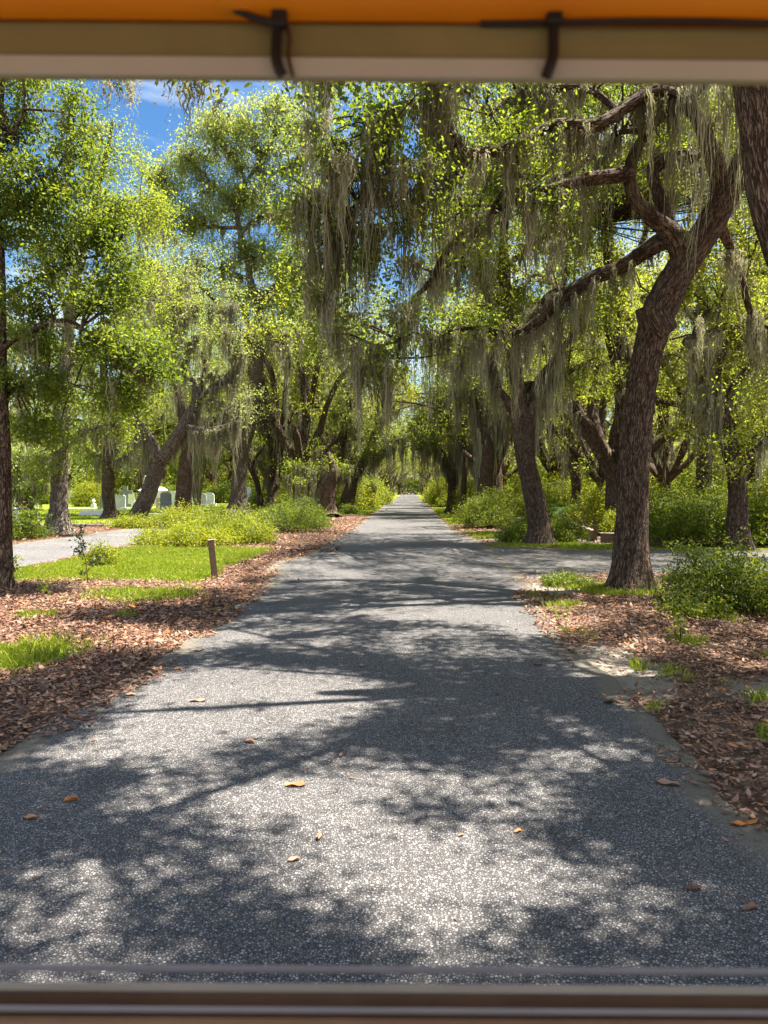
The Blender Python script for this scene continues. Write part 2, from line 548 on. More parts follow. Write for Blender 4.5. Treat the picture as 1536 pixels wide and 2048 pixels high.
BINTOP = mat_plain('navy_lid', (.02, .022, .06), .4, .5, 0, .1, 4)


def mat_canopy():
    m, n, l, b, o = new_mat('orange_canopy')
    tc = n.new('ShaderNodeTexCoord')
    t = noise(n, l, 3, tc.outputs['Object'], 3)
    r = ramp(n, [(.3, (.34, .14, .001)), (.7, (.45, .22, .003))]); l.new(t.outputs['Fac'], r.inputs['Fac'])
    l.new(r.outputs['Color'], b.inputs['Base Color'])
    b.inputs['Roughness'].default_value = .55
    tr = n.new('ShaderNodeBsdfTranslucent'); tr.inputs['Color'].default_value = (.8, .34, .02, 1)
    mx = n.new('ShaderNodeMixShader'); mx.inputs[0].default_value = .18
    l.new(b.outputs['BSDF'], mx.inputs[1]); l.new(tr.outputs['BSDF'], mx.inputs[2])
    l.new(mx.outputs['Shader'], o.inputs['Surface'])
    return m


CANOPY = mat_canopy()

# ------------------------------------------------------------------ ground, roads
ROAD_L, ROAD_R = -2.86, 2.0


def road_l(y): return ROAD_L - .10 + .16 * np.sin(y * .31) * 0 + .28 * (fbm(y * .55, y * 0 + 3, 11) - .5) + .18 * (vnoise(y * 2.3, y * 0, 12) - .5) - .5 * np.exp(-((y - 19.5) / 2.6) ** 2)


def road_r(y): return ROAD_R + .10 + .34 * (fbm(y * .5, y * 0 + 8, 21) - .5) + .18 * (vnoise(y * 2.1, y * 0, 22) - .5) + .5 * sstep(12, 16, y) * (1 - sstep(28, 36, y))


def lane_y0(x): return 17.3 + .012 * (x - 2) - 2.2 * np.exp(-np.maximum(x - 2, 0) / 1.1) + .3 * (vnoise(x * .9, x * 0, 31) - .5)


def lane_y1(x): return 24.2 + .02 * (x - 2) + 3.0 * np.exp(-np.maximum(x - 2, 0) / 1.3) + .3 * (vnoise(x * .8, x * 0, 33) - .5)


def ll_x(y): return -11.9 - .006 * (y - 20) + .15 * np.sin(y * .2)


def on_road(x, y, m=0.0):
    a = (x > road_l(y) - m) & (x < road_r(y) + m)
    b = (x > 1.5) & (x < 70) & (y > lane_y0(x) - m) & (y < lane_y1(x) + m)
    c = (np.abs(x - ll_x(y)) < 2.15 + m)
    return a | b | c


def grass_mask(x, y):
    n = fbm(x * .45, y * .45, 41)
    lawn = sstep(-9.7, -9.3, x) * (1 - sstep(-5.1 + 1.2 * (n - .5), -4.0, x)) * sstep(14.9, 16.4, y + 1.5 * (n - .5)) * (1 - sstep(23.5, 25.5, y))
    tuft = np.exp(-(((x + 4.6) / .75) ** 2 + ((y - 8.6) / 1.1) ** 2)) * .9
    tuft2 = np.exp(-(((x + 5.0) / 1.5) ** 2 + ((y - 13.6) / 1.5) ** 2)) * .62
    farlawn = (1 - sstep(-17, -15.5, x)) * sstep(41.5, 43, y) * (1 - sstep(120, 150, y))
    farlawn2 = (1 - sstep(-8, -6.5, x)) * sstep(-12, -10, x) * sstep(45, 50, y) * .8
    vergel = sstep(-7.5, -6, x) * (1 - sstep(-3.3, -2.9, x)) * sstep(54, 62, y) * .95
    verger = sstep(2.1, 2.3, x) * (1 - sstep(4.5, 6, x)) * sstep(40, 43, y) * .95
    cor = np.exp(-(((x - 3.3) / .9) ** 2 + ((y - 32) / 2.0) ** 2)) * .9
    t1 = np.exp(-(((x - 4.1) / 1.3) ** 2 + ((y - 14.6) / 1.0) ** 2)) * .85
    t2 = np.exp(-(((x - 4.8) / 2.2) ** 2 + ((y - 26.2) / .9) ** 2)) * .95
    rn = .42 * sstep(.52, .68, fbm(x * .8 + 40, y * .8, 77)) * (x > 2)
    bank = sstep(24.3, 25, y) * (1 - sstep(26, 27.5, y)) * (x > 5) * .7
    gap = (1 - sstep(-16, -14.6, x)) * sstep(-21, -17, x) * (1 - sstep(30, 37, y)) * .55
    tf = np.zeros_like(x)
    for tx, ty, tr in ((2.55, 8.25, .16), (2.85, 8.1, .14), (2.2, 6.75, .15), (2.95, 5.9, .2), (2.5, 12.4, .3), (3.6, 9.6, .25), (4.4, 8.8, .3), (3.3, 7.0, .18), (-3.2, 12.2, .25), (-5.8, 11.2, .35), (-6.6, 9.4, .4), (-4.4, 11.4, .2)):
        tf = np.maximum(tf, .95 * np.exp(-((x - tx) ** 2 + (y - ty) ** 2) / tr ** 2))
    r = np.maximum.reduce([tf, lawn, tuft, tuft2, farlawn, farlawn2, vergel, verger, cor, t1, t2, rn, bank, gap])
    return r


def sand_mask(x, y):
    n = fbm(x * .6 + 9, y * .6, 51)
    s1 = np.exp(-(((x - 2.35) / .55) ** 2 + ((y - 8.3) / 1.5) ** 2)) * .95
    s2 = np.exp(-(((x - 4.2) / 1.3) ** 2 + ((y - 7.3) / .7) ** 2)) * 1.0
    s3 = np.exp(-(((x - 2.9) / .9) ** 2 + ((y - 15.0) / 1.2) ** 2)) * .85
    s4 = np.exp(-(((x + 3.3) / .55) ** 2 + ((y - 19.3) / 2.6) ** 2)) * .8
    s5 = np.exp(-(((x - 7.0) / .9) ** 2 + ((y - 28) / 5) ** 2)) * .72
    s6 = (1 - sstep(-14.6, -14, x)) * np.exp(-((y - 39.5 + .15 * (x + 16)) / 1.8) ** 2) * .95
    s7 = np.exp(-((np.abs(x - ll_x(y)) - 2.2) / .35) ** 2) * .55
    s8 = np.exp(-((x - 2.3) / .3) ** 2) * .45 * sstep(18, 24, y)
    s9 = np.exp(-(((x - 3.4) / 1.6) ** 2 + ((y - 29.5) / 1.2) ** 2)) * .7
    return np.maximum.reduce([s1, s2, s3, s4, s5, s6, s7, s8, s9]) * (.75 + .5 * n)


def graded(lo, hi, dlo, dhi, step, out):
    mid = np.arange(dlo, dhi + step / 2, step)
    def side(a, b):
        k = [a]; s = step
        sg = 1 if b > a else -1
        while (b - k[-1]) * sg > 0:
            s *= out; k.append(k[-1] + sg * s)
        k[-1] = b
        return k[1:]
    return np.array(side(dlo, lo)[::-1] + list(mid) + side(dhi, hi))


def build_ground():
    xs = graded(-600, 600, -17, 13, .22, 1.16)
    ys = graded(-120, 1200, 2, 46, .22, 1.12)
    X, Y = np.meshgrid(xs, ys)
    x, y = X.ravel(), Y.ravel()
    z = .10 * (fbm(x * .35, y * .35, 61) - .45) + .05 * (fbm(x * 1.6, y * 1.6, 62) - .5)
    d = np.minimum.reduce([np.maximum(np.maximum(road_l(y) - x, x - road_r(y)), 0),
                           np.where(x > 1.5, np.maximum(np.maximum(lane_y0(np.maximum(x, 2)) - y, y - lane_y1(np.maximum(x, 2))), 0), 9),
                           np.maximum(np.abs(x - ll_x(y)) - 2.0, 0)])
    z = z * sstep(.25, 1.2, d)
    V = np.stack([x, y, z], 1)
    nx, ny = len(xs), len(ys)
    i, j = np.meshgrid(np.arange(ny - 1), np.arange(nx - 1), indexing='ij')
    F = np.stack([i * nx + j, i * nx + j + 1, (i + 1) * nx + j + 1, (i + 1) * nx + j], -1).reshape(-1, 4)
    me = mesh_np('ground', V, F, {'grass': grass_mask(x, y), 'sand': sand_mask(x, y)})
    tag(obj('ground', me, GROUND), kind='structure')


def strip(name, mat, s, lo, hi, along, z, k=16):
    """a road sheet: s samples along it, lo/hi its two edges; along = 'y' or 'x'"""
    t = np.linspace(0, 1, k)
    A = lo[:, None] * (1 - t) + hi[:, None] * t
    S = np.repeat(s[:, None], k, 1)
    w = np.minimum(A - lo[:, None], hi[:, None] - A)
    edge = np.maximum(1 - sstep(0, .45, w), .42 if along == 'x' else 0)
    x, y = (A, S) if along == 'y' else (S, A)
    V = np.stack([x.ravel(), y.ravel(), np.full(x.size, z)], 1)
    n = len(s)
    i, j = np.meshgrid(np.arange(n - 1), np.arange(k - 1), indexing='ij')
    F = np.stack([i * k + j, i * k + j + 1, (i + 1) * k + j + 1, (i + 1) * k + j], -1).reshape(-1, 4)
    if along == 'x': F = F[:, ::-1]
    me = mesh_np(name, V, F, {'edge': edge.ravel()})
    return tag(obj(name, me, mat), kind='structure')


build_ground()
sy = np.concatenate([np.arange(-25, 2, .5), np.arange(2, 45, .1), np.arange(45, 330, 1.0)])
strip('road', ASPHALT, sy, road_l(sy), road_r(sy), 'y', .012, 24)
sx = np.concatenate([np.arange(1.4, 20, .12), np.arange(20, 90, .6)])
strip('side_road', ASPHALT, sx, lane_y0(np.maximum(sx, 2.0)), lane_y1(np.maximum(sx, 2.0)), 'x', .008, 24)
sl = np.concatenate([np.arange(-10, 60, .25), np.arange(60, 260, 1.5)])
strip('lane', ASPHALT_PALE, sl, ll_x(sl) - 2.15 + .25 * (vnoise(sl * .8, sl * 0, 71) - .5), ll_x(sl) + 2.15 + .25 * (vnoise(sl * .8, sl * 0 + 5, 72) - .5), 'y', .010, 14)


# ------------------------------------------------------------------ foliage geometry
def leaf_mesh(name, c, size, tint, rng, hexa=False, wid=.42, droop=.35, up=.9):
    n = len(c)
    a = rng.normal(size=(n, 3)); a[:, 2] -= droop; a = unit(a)
    nr = rng.normal(size=(n, 3)); nr[:, 2] += up
    b = unit(np.cross(a, nr))
    L = size * rng.uniform(.65, 1.3, n)[:, None]
    Wd = L * wid * rng.uniform(.8, 1.2, n)[:, None]
    if hexa:
        up_ = np.cross(b, a) * L * .08
        pts = [c - a * L * .5, c - a * L * .18 + b * Wd * .5 + up_, c + a * L * .2 + b * Wd * .45 + up_, c + a * L * .5,
               c + a * L * .2 - b * Wd * .45 + up_, c - a * L * .18 - b * Wd * .5 + up_]
    else:
        pts = [c - a * L * .5, c + b * Wd * .5, c + a * L * .5, c - b * Wd * .5]
    k = len(pts)
    V = np.stack(pts, 1).reshape(-1, 3)
    F = np.arange(n * k).reshape(n, k)
    return mesh_np(name, V, F, {'tint': np.repeat(np.clip(tint, 0, 1), k)}, smooth=False)


def cluster_pts(A, k, spread, rng, flat=.55, tbase=.45, tvar=.2, lvar=.06):
    n = len(A)
    kk = rng.poisson(k, n)
    c = np.repeat(A, kk, 0)
    sp = np.repeat(spread * rng.uniform(.6, 1.35, n), kk)[:, None]
    o = rng.normal(size=c.shape) * sp
    o[:, 2] *= flat
    t = np.repeat(rng.normal(tbase, tvar * .8, n), kk) + rng.normal(0, lvar, len(c))
    return c + o, t


def moss_mesh(name, A, rng, k=18, length=.9, wid=.022, seg=6, spread=.16, lens=None):
    n = len(A)
    kk = rng.poisson(k * 1.9, n) + 3
    clump = rng.lognormal(0, .45, n) * length
    if lens is not None: clump = clump * lens
    ang0 = rng.uniform(0, 6.28, n)
    c = np.repeat(A, kk, 0)
    N = len(c)
    al = np.repeat(ang0, kk)
    s = rng.normal(0, 1, N) * np.repeat(spread * rng.uniform(.5, 1.4, n), kk)
    c = c + np.stack([np.cos(al) * s, np.sin(al) * s, rng.normal(0, .03, N)], 1) + rng.normal(0, .03, (N, 3))
    L = np.repeat(clump, kk) * (.16 + .95 * rng.random(N) ** 1.5) * np.exp(-(s / (spread * 2.0)) ** 2)
    t = np.linspace(0, 1, seg)
    ph = rng.uniform(0, 6.28, (N, 2)); fr = rng.uniform(3, 9, (N, 2))
    amp = (.03 + .02 * L)[:, None]
    x = c[:, 0:1] + amp * np.sin(ph[:, :1] + fr[:, :1] * t[None]) * t[None] + rng.normal(0, .016, (N, seg))
    y = c[:, 1:2] + amp * np.sin(ph[:, 1:] + fr[:, 1:] * t[None]) * t[None] + rng.normal(0, .016, (N, seg))
    z = c[:, 2:3] - L[:, None] * t[None]
    M = np.stack([x, y, z], -1)
    da = rng.uniform(0, 3.14, N)
    w = wid * rng.uniform(.5, 1.5, N)[:, None] * rng.uniform(.25, 1.4, (N, seg)) * (1.15 - t[None] * 1.02)
    tw = da[:, None] + t[None] * rng.uniform(-2, 2, (N, 1))
    D = np.stack([np.cos(tw) * w, np.sin(tw) * w, np.zeros_like(w)], -1) * .5
    V = np.stack([M - D, M + D], 2).reshape(-1, 3)           # N, seg, 2
    i, j = np.meshgrid(np.arange(N), np.arange(seg - 1), indexing='ij')
    b0 = (i * seg + j) * 2
    F = np.stack([b0, b0 + 1, b0 + 3, b0 + 2], -1).reshape(-1, 4)
    tint = np.repeat(np.clip(np.repeat(rng.normal(.45, .18, n), kk) + rng.normal(0, .12, N), 0, 1), seg * 2)
    return mesh_np(name, V, F, {'tint': tint}, smooth=False)


def wander(p, d, L, n, wob, grav, rng):
    out = [p]; d = unit(d)
    for _ in range(n - 1):
        d = d + rng.normal(0, wob, 3); d[2] += grav; d = unit(d)
        p = p + d * (L / (n - 1)); out.append(p)
    return np.array(out)


def along(pts, t):
    k = t * (len(pts) - 1); i = min(int(k), len(pts) - 2); f = k - i
    return pts[i] * (1 - f) + pts[i + 1] * f, unit(pts[i + 1] - pts[i])


def ramify(limbs, tb, rng, dens=1.1, sl=(1.0, 2.6), ntw=4, tl=.9, t0=.25, up=.15, twigs=True, aper=3, sub_seg=5):
    """sub-branches and twigs on the given limbs (each an (n,4) array); returns leaf anchors and moss anchors"""
    A, M = [], []
    for lb in limbs:
        p3 = lb[:, :3]
        Lm = np.linalg.norm(np.diff(p3, axis=0), axis=1).sum()
        for _ in range(max(1, int(Lm * dens))):
            t = rng.uniform(t0, 1) if rng.random() < .8 else rng.uniform(.75, 1)
            q, T = along(lb, t)
            p, r = q[:3], q[3]
            T = T[:3]
            d = rng.normal(size=3); d -= T * (d @ T); d = unit(d) + T * .6; d[2] += up
            L = rng.uniform(*sl)
            sp = wander(p, d, L, 6, .22, .03, rng)
            r0 = min(r * .5, .012 + .018 * L)
            tb.add(sp, np.linspace(r0, .006, 6), sub_seg)
            M.append(sp[2]); M.append(sp[4])
            for _k in range(ntw):
                s, T2 = along(sp, rng.uniform(.3, 1))
                d2 = rng.normal(size=3); d2[2] *= .6; d2 = unit(d2) + T2 * .6
                tp = wander(s, d2, tl * rng.uniform(.6, 1.4), 4, .25, -.02, rng)
                if twigs: tb.add(tp, [r0 * .35 + .003, .006, .005, .003], 3)
                for m in range(aper):
                    A.append(along(tp, (m + .7) / aper * .95)[0])
            A.append(sp[-1])
    return A, M


def blob_pts(px, py, Y, rx, ry, rz, n, rng, world=False):
    """anchors filling an ellipsoid of foliage (rx, rz in metres)"""
    c = P(px, py, Y) if not world else np.array([px, py, Y])
    v = unit(rng.normal(size=(n * 3, 3))) * (rng.uniform(.15, 1, n * 3) ** .45)[:, None]
    q = c + v * np.array([rx, ry, rz])
    g = fbm(q[:, 0] * .9 + q[:, 1] * .4, q[:, 2] * 1.1 + q[:, 1] * .5, int(px) % 50)
    q = q[np.argsort(-g + rng.normal(0, .05, len(g)))][:n]
    return q


def limb_px(rows, jitter=0, rng=None):
    """rows of (px, py, Y, width in px) -> (n,4) array of world points and radii"""
    out = []
    for px, py, Y, w in rows:
        p = P(px, py, Y); out.append([*p, w / 2 / FPX * Y])
    return np.array(out)


LUSH, LEAFK = 1.45, 1.2


def hero_tree(name, label, trunk, limbs, blobs=(), seed=1, leaf=OAK, bark=BARK, size=.1, k=26, spread=.26, hexa=False,
              dens=1.1, sl=(1., 2.4), ntw=4, tl=.8, t0=.3, moss=120, moss_len=.8, moss_wid=.022, moss_k=18, seg=24, rough=.008,
              flare=.5, tbase=.45, tvar=.2, twiglinks=.5, moss_blob=.5, extra=None, cat='tree', bare=(), stub=(), mossA=None, wblobs=(), up=.15, aper=3):
    """a tree whose trunk and limbs are given point by point; returns its Empty"""
    rng = np.random.default_rng(seed)
    base = trunk[0, :3].copy()
    root = thing(name, label, cat, (base[0], base[1], 0))
    off = np.array([base[0], base[1], 0])
    tr = Tubes(); br = tr
    dens, k = dens * LUSH, k * LEAFK
    tk = trunk.copy(); tk[0, 2] = -.12
    def put(tb, l, sg, rf, fl, cap=False):
        L = np.linalg.norm(np.diff(l[:, :3], axis=0), axis=1).sum()
        n = int(np.clip(L / (.09 if sg > 20 else .14), 8, 170))
        if sg <= 28 and not cap and rf:
            l = cr(l, n); q = np.linspace(0, L, n) / (l[:, 3].max() * 5 + .25)
            w = np.minimum(1, np.linspace(0, 4, n))[:, None] * l[:, 3:4] * .75
            o_ = np.stack([vnoise(q, q * 0 + k, int(seed + len(l) + k)) - .5 for k in range(3)], 1)
            l = np.column_stack([l[:, :3] + o_ * w, l[:, 3] * (1 + .42 * (vnoise(q * 1.7, q * 0 + 5, seed + n) - .5))])
        tb.add(l[:, :3] - off, l[:, 3], sg, n, rf, fl, seed, cap)
    put(tr, tk, seg, rough, flare)
    for l in list(limbs) + list(bare): put(tr, l, max(8, seg // 2), rough * .6, 0)
    for l in stub: put(tr, l, max(10, seg // 2), rough * .6, 0, True)
    al = [np.column_stack([cr(l, max(6, len(l) * 2))]) for l in limbs]
    al2 = [np.column_stack([a[:, :3] - off, a[:, 3]]) for a in al]
    A, M = ramify(al2, br, rng, dens, sl, ntw, tl, t0, up, aper=aper)
    lp = np.concatenate([a[int(len(a) * .25):, :3] for a in al2] or [np.zeros((1, 3))])
    for bl in list(blobs) + [(*w, True) for w in wblobs]:
        bl = (*bl[:6], int(bl[6] * LUSH), *bl[7:])
        q = (blob_pts(*bl, rng) if len(bl) == 7 else blob_pts(*bl[:7], rng, True)) - off
        for s in q[rng.random(len(q)) < twiglinks * .35]:
            j = np.argmin(((lp - s) ** 2).sum(1))
            st = lp[j]
            mid = (st + s) / 2 + rng.normal(0, .12, 3) * np.linalg.norm(s - st) + np.array([0, 0, .12 * np.linalg.norm(s - st)])
            c = cr(np.array([st, mid, s]), 7)
            br.add(c, np.linspace(.026, .005, 7), 4)
            M.append(c[4])
        A.extend(list(q))
        if moss_blob: M.extend(list(q[rng.random(len(q)) < moss_blob * .12]))
    obj('trunk', tr.mesh('trunk'), bark, root)
    A = np.array(A)
    if len(A):
        c, t = cluster_pts(A, k, spread, rng, tbase=tbase, tvar=tvar)
        obj('crown', leaf_mesh('crown', c, size, t, rng, hexa), leaf, root)
    if moss:
        if trunk[0, 1] > 28: moss = int(moss * 1.5)
        la = [a for a in al2]
        ma = []
        for _ in range(moss):
            if rng.random() < .5 and len(la):
                l = la[rng.integers(len(la))]
                q, T = along(l, rng.uniform(.15, 1)); ma.append(q[:3] - np.array([0, 0, q[3] * .8]))
            elif M:
                ma.append(M[rng.integers(len(M))])
        lens = rng.uniform(.5, 1.3, len(ma))
        if mossA is not None:
            ma += [P(*m[:3]) - off for m in mossA]
            lens = np.concatenate([lens, [m[3] for m in mossA]])
        obj('hanging_moss', moss_mesh('hanging_moss', np.array(ma), rng, moss_k, moss_len, moss_wid * 1.2, 9, .14 + .9 * moss_wid, lens), MOSS, root)['kind'] = 'stuff'
    return root

# ------------------------------------------------------------------ generic oaks
def oak_skel(rng, base, H, spread, th, r, lean=(0, 0), nl=6, up0=.55, leader=True):
    b = np.array([base[0], base[1], 0.])
    top = b + np.array([lean[0], lean[1], th])
    m = (b + top) / 2 + np.array([*(rng.normal(0, .12 * th / 3, 2)), 0])
    trunk = np.array([[*b, r], [*(b * .7 + m * .3), r * .9], [*m, r * .84], [*top, r * .8]])
    limbs = []
    a0 = rng.uniform(0, 6.28)
    for i in range(nl):
        az = a0 + i * 6.283 / nl + rng.uniform(-.4, .4)
        L = spread * rng.uniform(.8, 1.2)
        rise = (H - th) * rng.uniform(.35, .85)
        st = top - np.array([0, 0, rng.uniform(0, .25) * th])
        pts = [[*st, r * .5]]
        for k, (f, g) in enumerate(((.18, .30), (.42, .62), (.7, .88), (1., 1.))):
            q = st + np.array([math.cos(az) * L * f, math.sin(az) * L * f, rise * g])
            q = q + rng.normal(0, .35, 3) * (1 + k * .3)
            pts.append([*q, r * (.40, .28, .17, .05)[k]])
        limbs.append(np.array(pts))
    if leader:
        for _ in range(2):
            d = rng.normal(0, .18 * spread, 2)
            pts = [[*top, r * .55]]
            for f, w in ((.3, .40), (.55, .28), (.8, .16), (1., .05)):
                pts.append([*(top + np.array([d[0] * f, d[1] * f, (H - th) * f]) + rng.normal(0, .3, 3)), r * w])
            limbs.append(np.array(pts))
    return trunk, limbs


def generic_oak(name, label, base, seed, H=13, spread=6, th=3.2, r=.42, lean=(0, 0), nl=6, group=None, cat='tree', **kw):
    rng = np.random.default_rng(seed)
    tk, lb = oak_skel(rng, base, H, spread, th, r, lean, nl, leader=kw.pop('leader', True))
    d = dict(size=.16, k=16, spread=.42, dens=.62, sl=(1.2, 3.0), ntw=4, tl=1.0, t0=.3, moss=90, moss_len=1.1, moss_wid=.045, moss_k=14, seg=14, aper=2)
    d.update(kw)
    t = hero_tree(name, label, tk, lb, seed=seed, **d)
    if group: t['group'] = group
    return t


# ------------------------------------------------------------------ the big oak at the right corner
Yb = G(1258, 1180)[1]
T1_trunk = limb_px([(1258, 1182, Yb, 82.8), (1260, 1140, Yb, 68.4), (1263, 1060, Yb, 61.2), (1266, 960, Yb, 59.4), (1273, 850, Yb, 57.6), (1284, 760, Yb, 55.8),
                    (1300, 685, Yb, 57.6), (1322, 615, Yb, 64.8), (1352, 555, Yb, 59.4), (1390, 495, Yb, 55.8), (1430, 432, Yb - .1, 52.2), (1466, 370, Yb - .2, 46.8),
                    (1498, 300, Yb - .3, 43.2), (1528, 220, Yb - .4, 39.6), (1555, 120, Yb - .5, 36.0), (1580, 0, Yb - .6, 27.0), (1600, -140, Yb - .8, 16.2)])
A1 = limb_px([(1372, 522, Yb, 40.6), (1345, 468, Yb - .1, 35.9), (1296, 430, Yb - .2, 29.6), (1264, 392, Yb - .3, 26.5), (1259, 345, Yb - .4, 25.7), (1272, 305, Yb - .5, 25.0),
              (1296, 262, Yb - .6, 21.8), (1328, 232, Yb - .7, 18.7), (1372, 208, Yb - .8, 17.2), (1420, 150, Yb - 1, 12.5), (1450, 60, Yb - 1, 6.2)])
A2 = limb_px([(1366, 512, Yb, 34.3), (1344, 462, Yb + .2, 26.5), (1326, 418, Yb + .3, 24.2), (1312, 382, Yb + .35, 22.6), (1304, 350, Yb + .4, 23.4), (1311, 326, Yb + .4, 25.7), (1325, 318, Yb + .4, 19.5)])
A4 = limb_px([(1305, 340, Yb + .4, 21.8), (1322, 322, Yb + .4, 25.7), (1346, 314, Yb + .35, 18.7), (1368, 312, Yb + .3, 18.7), (1394, 318, Yb + .2, 21.1)])
A3 = limb_px([(1436, 440, Yb, 40.6), (1436, 350, Yb - .2, 31.2), (1420, 290, Yb - .4, 29.6), (1398, 238, Yb - .6, 26.5), (1366, 200, Yb - .8, 23.4), (1322, 182, Yb - 1.0, 20.3),
              (1288, 190, Yb - 1.1, 20.3)])
Bl = limb_px([(1288, 190, Yb - 1.1, 23.2), (1240, 222, Yb - 1.2, 25.8), (1205, 248, Yb - 1.3, 23.2), (1160, 254, Yb - 1.4, 21.5), (1115, 250, Yb - 1.5, 20.6), (1080, 263, Yb - 1.6, 19.8),
              (1045, 287, Yb - 1.8, 20.6), (1000, 302, Yb - 1.9, 21.5), (960, 309, Yb - 2.0, 22.4), (932, 318, Yb - 2.1, 24.1), (900, 350, Yb - 2.2, 13.8), (850, 358, Yb - 2.3, 11.2),
              (800, 345, Yb - 2.4, 10.3), (755, 360, Yb - 2.5, 7.7), (715, 400, Yb - 2.5, 5.2), (690, 450, Yb - 2.5, 3.4)])
Cl = limb_px([(936, 318, Yb - 2.1, 24), (905, 280, Yb - 2.2, 22), (880, 235, Yb - 2.3, 17), (850, 208, Yb - 2.4, 13), (815, 205, Yb - 2.5, 10), (780, 222, Yb - 2.6, 8),
              (740, 260, Yb - 2.7, 5)])
C2 = limb_px([(882, 240, Yb - 2.3, 13), (874, 190, Yb - 2.4, 11), (860, 130, Yb - 2.5, 8), (840, 60, Yb - 2.6, 5)])
Dl = limb_px([(1262, 345, Yb - .4, 28), (1225, 352, Yb - .5, 25), (1170, 360, Yb - .7, 22), (1110, 380, Yb - .9, 20), (1045, 398, Yb - 1.0, 17), (985, 420, Yb - 1.1, 14),
              (935, 450, Yb - 1.2, 12), (890, 505, Yb - 1.3, 11), (858, 565, Yb - 1.3, 10), (820, 610, Yb - 1.4, 8), (800, 680, Yb - 1.4, 5), (790, 750, Yb - 1.4, 3)])
D2 = limb_px([(1046, 398, Yb - 1.0, 13), (1032, 330, Yb - 1.4, 12), (1028, 300, Yb - 1.8, 10)])
D3 = limb_px([(985, 420, Yb - 1.1, 12), (1015, 370, Yb - 1.3, 10), (1030, 330, Yb - 1.5, 8)])
El = limb_px([(1378, 500, Yb, 48), (1335, 478, Yb + .3, 38), (1290, 503, Yb + .6, 32), (1245, 533, Yb + .8, 28), (1195, 550, Yb + 1.0, 25), (1145, 580, Yb + 1.2, 23),
              (1102, 615, Yb + 1.4, 21), (1062, 652, Yb + 1.5, 19), (1012, 668, Yb + 1.6, 15), (960, 655, Yb + 1.7, 11), (900, 665, Yb + 1.8, 8), (850, 700, Yb + 1.9, 5)])
E2 = limb_px([(1150, 578, Yb + 1.2, 14), (1100, 590, Yb + 1.6, 12), (1060, 640, Yb + 2., 9), (1030, 720, Yb + 2.3, 5)])
Fl = limb_px([(1300, 262, Yb - .6, 14), (1240, 265, Yb + .5, 11), (1200, 290, Yb + .8, 9), (1150, 340, Yb + 1, 7), (1100, 360, Yb + 1.2, 5)])
Gl = limb_px([(1238, 225, Yb - 1.2, 15), (1180, 180, Yb - 1.0, 13), (1110, 175, Yb - .8, 10), (1040, 185, Yb - .6, 7), (980, 230, Yb - .5, 4)])
Hl = limb_px([(1430, 430, Yb, 22), (1470, 520, Yb + 1, 14), (1500, 620, Yb + 1.6, 10), (1540, 660, Yb + 2, 7), (1600, 700, Yb + 2, 4)])
St = limb_px([(1326, 668, Yb - .05, 62), (1306, 636, Yb - .12, 58), (1299, 612, Yb - .14, 54)])
moss1 = [(1345, 200, Yb - .8, 1.5), (1300, 190, Yb - 1.1, 1.5), (1372, 314, Yb + .2, 1.2), (1345, 318, Yb + .3, 1.0), (1180, 250, Yb - 1.4, 1.23), (1150, 252, Yb - 1.4, 1.42), (1200, 250, Yb - 1.3, 1.04), (1120, 390, Yb - .9, 2.28), (1110, 380, Yb - .9, 2.47), (1090, 390, Yb - .9, 1.80),
         (1280, 180, Yb - 1.1, 2.47), (1350, 190, Yb - .8, 2.66), (1440, 150, Yb - 1, 3.20), (1460, 150, Yb - 1, 3.20),
         (1480, 140, Yb - 1, 3.20), (1500, 160, Yb - 1, 2.47), (1060, 420, Yb - .9, 1.71), (1035, 310, Yb - 1.8, 1.71), (1025, 310, Yb - 1.8, 1.90), (975, 420, Yb - 1.1, 1.90),
         (900, 300, Yb - 2.2, 2.09), (880, 240, Yb - 2.3, 2.09), (870, 240, Yb - 2.3, 1.71), (850, 220, Yb - 2.3, 1.90), (780, 225, Yb - 2.6, 2.28), (745, 230, Yb - 2.7, 2.47), (760, 240, Yb - 2.6, 2.85),
         (730, 250, Yb - 2.7, 2.47), (630, 160, Yb - 3, 1.80), (640, 155, Yb - 3, 1.52), (660, 160, Yb - 3, 1.33), (615, 380, Yb - 2.4, 3.20), (625, 400, Yb - 2.4, 3.04), (640, 380, Yb - 2.4, 2.66), (670, 380, Yb - 2.4, 2.85),
         (800, 380, Yb - 2.3, 2.66), (820, 400, Yb - 2.3, 2.28), (770, 380, Yb - 2.3, 2.66), (850, 380, Yb - 2, 1.90), (700, 420, Yb - 2.3, 2.28), (805, 640, Yb - 1.4, 2.28), (815, 620, Yb - 1.4, 2.09), (830, 600, Yb - 1.4, 2.09),
         (860, 560, Yb - 1.3, 1.90), (680, 640, Yb - 1.4, 1.33), (740, 640, Yb - 1.4, 1.52), (1110, 480, Yb, 1.33), (1150, 600, Yb + 1, 1.42), (1180, 560, Yb + 1, 1.52), (1230, 540, Yb + .8, 1.42),
         (1080, 650, Yb + 1.5, 1.61), (1120, 640, Yb + 1.4, 1.80), (1380, 470, Yb - .3, 0.95), (1400, 160, Yb - 1, 2.09), (1320, 200, Yb - .9, 1.14), (1165, 262, Yb - 1.4, 0.95), (1400, 640, Yb + 2, 2.28), (1390, 700, Yb + 3, 2.47),
         (950, 660, Yb + 1.7, 1.52), (1000, 668, Yb + 1.6, 1.42), (1035, 670, Yb + 1.5, 1.33), (1420, 230, Yb - .6, 2.09), (1395, 330, Yb, 1.14), (1340, 330, Yb + .3, 0.95)]
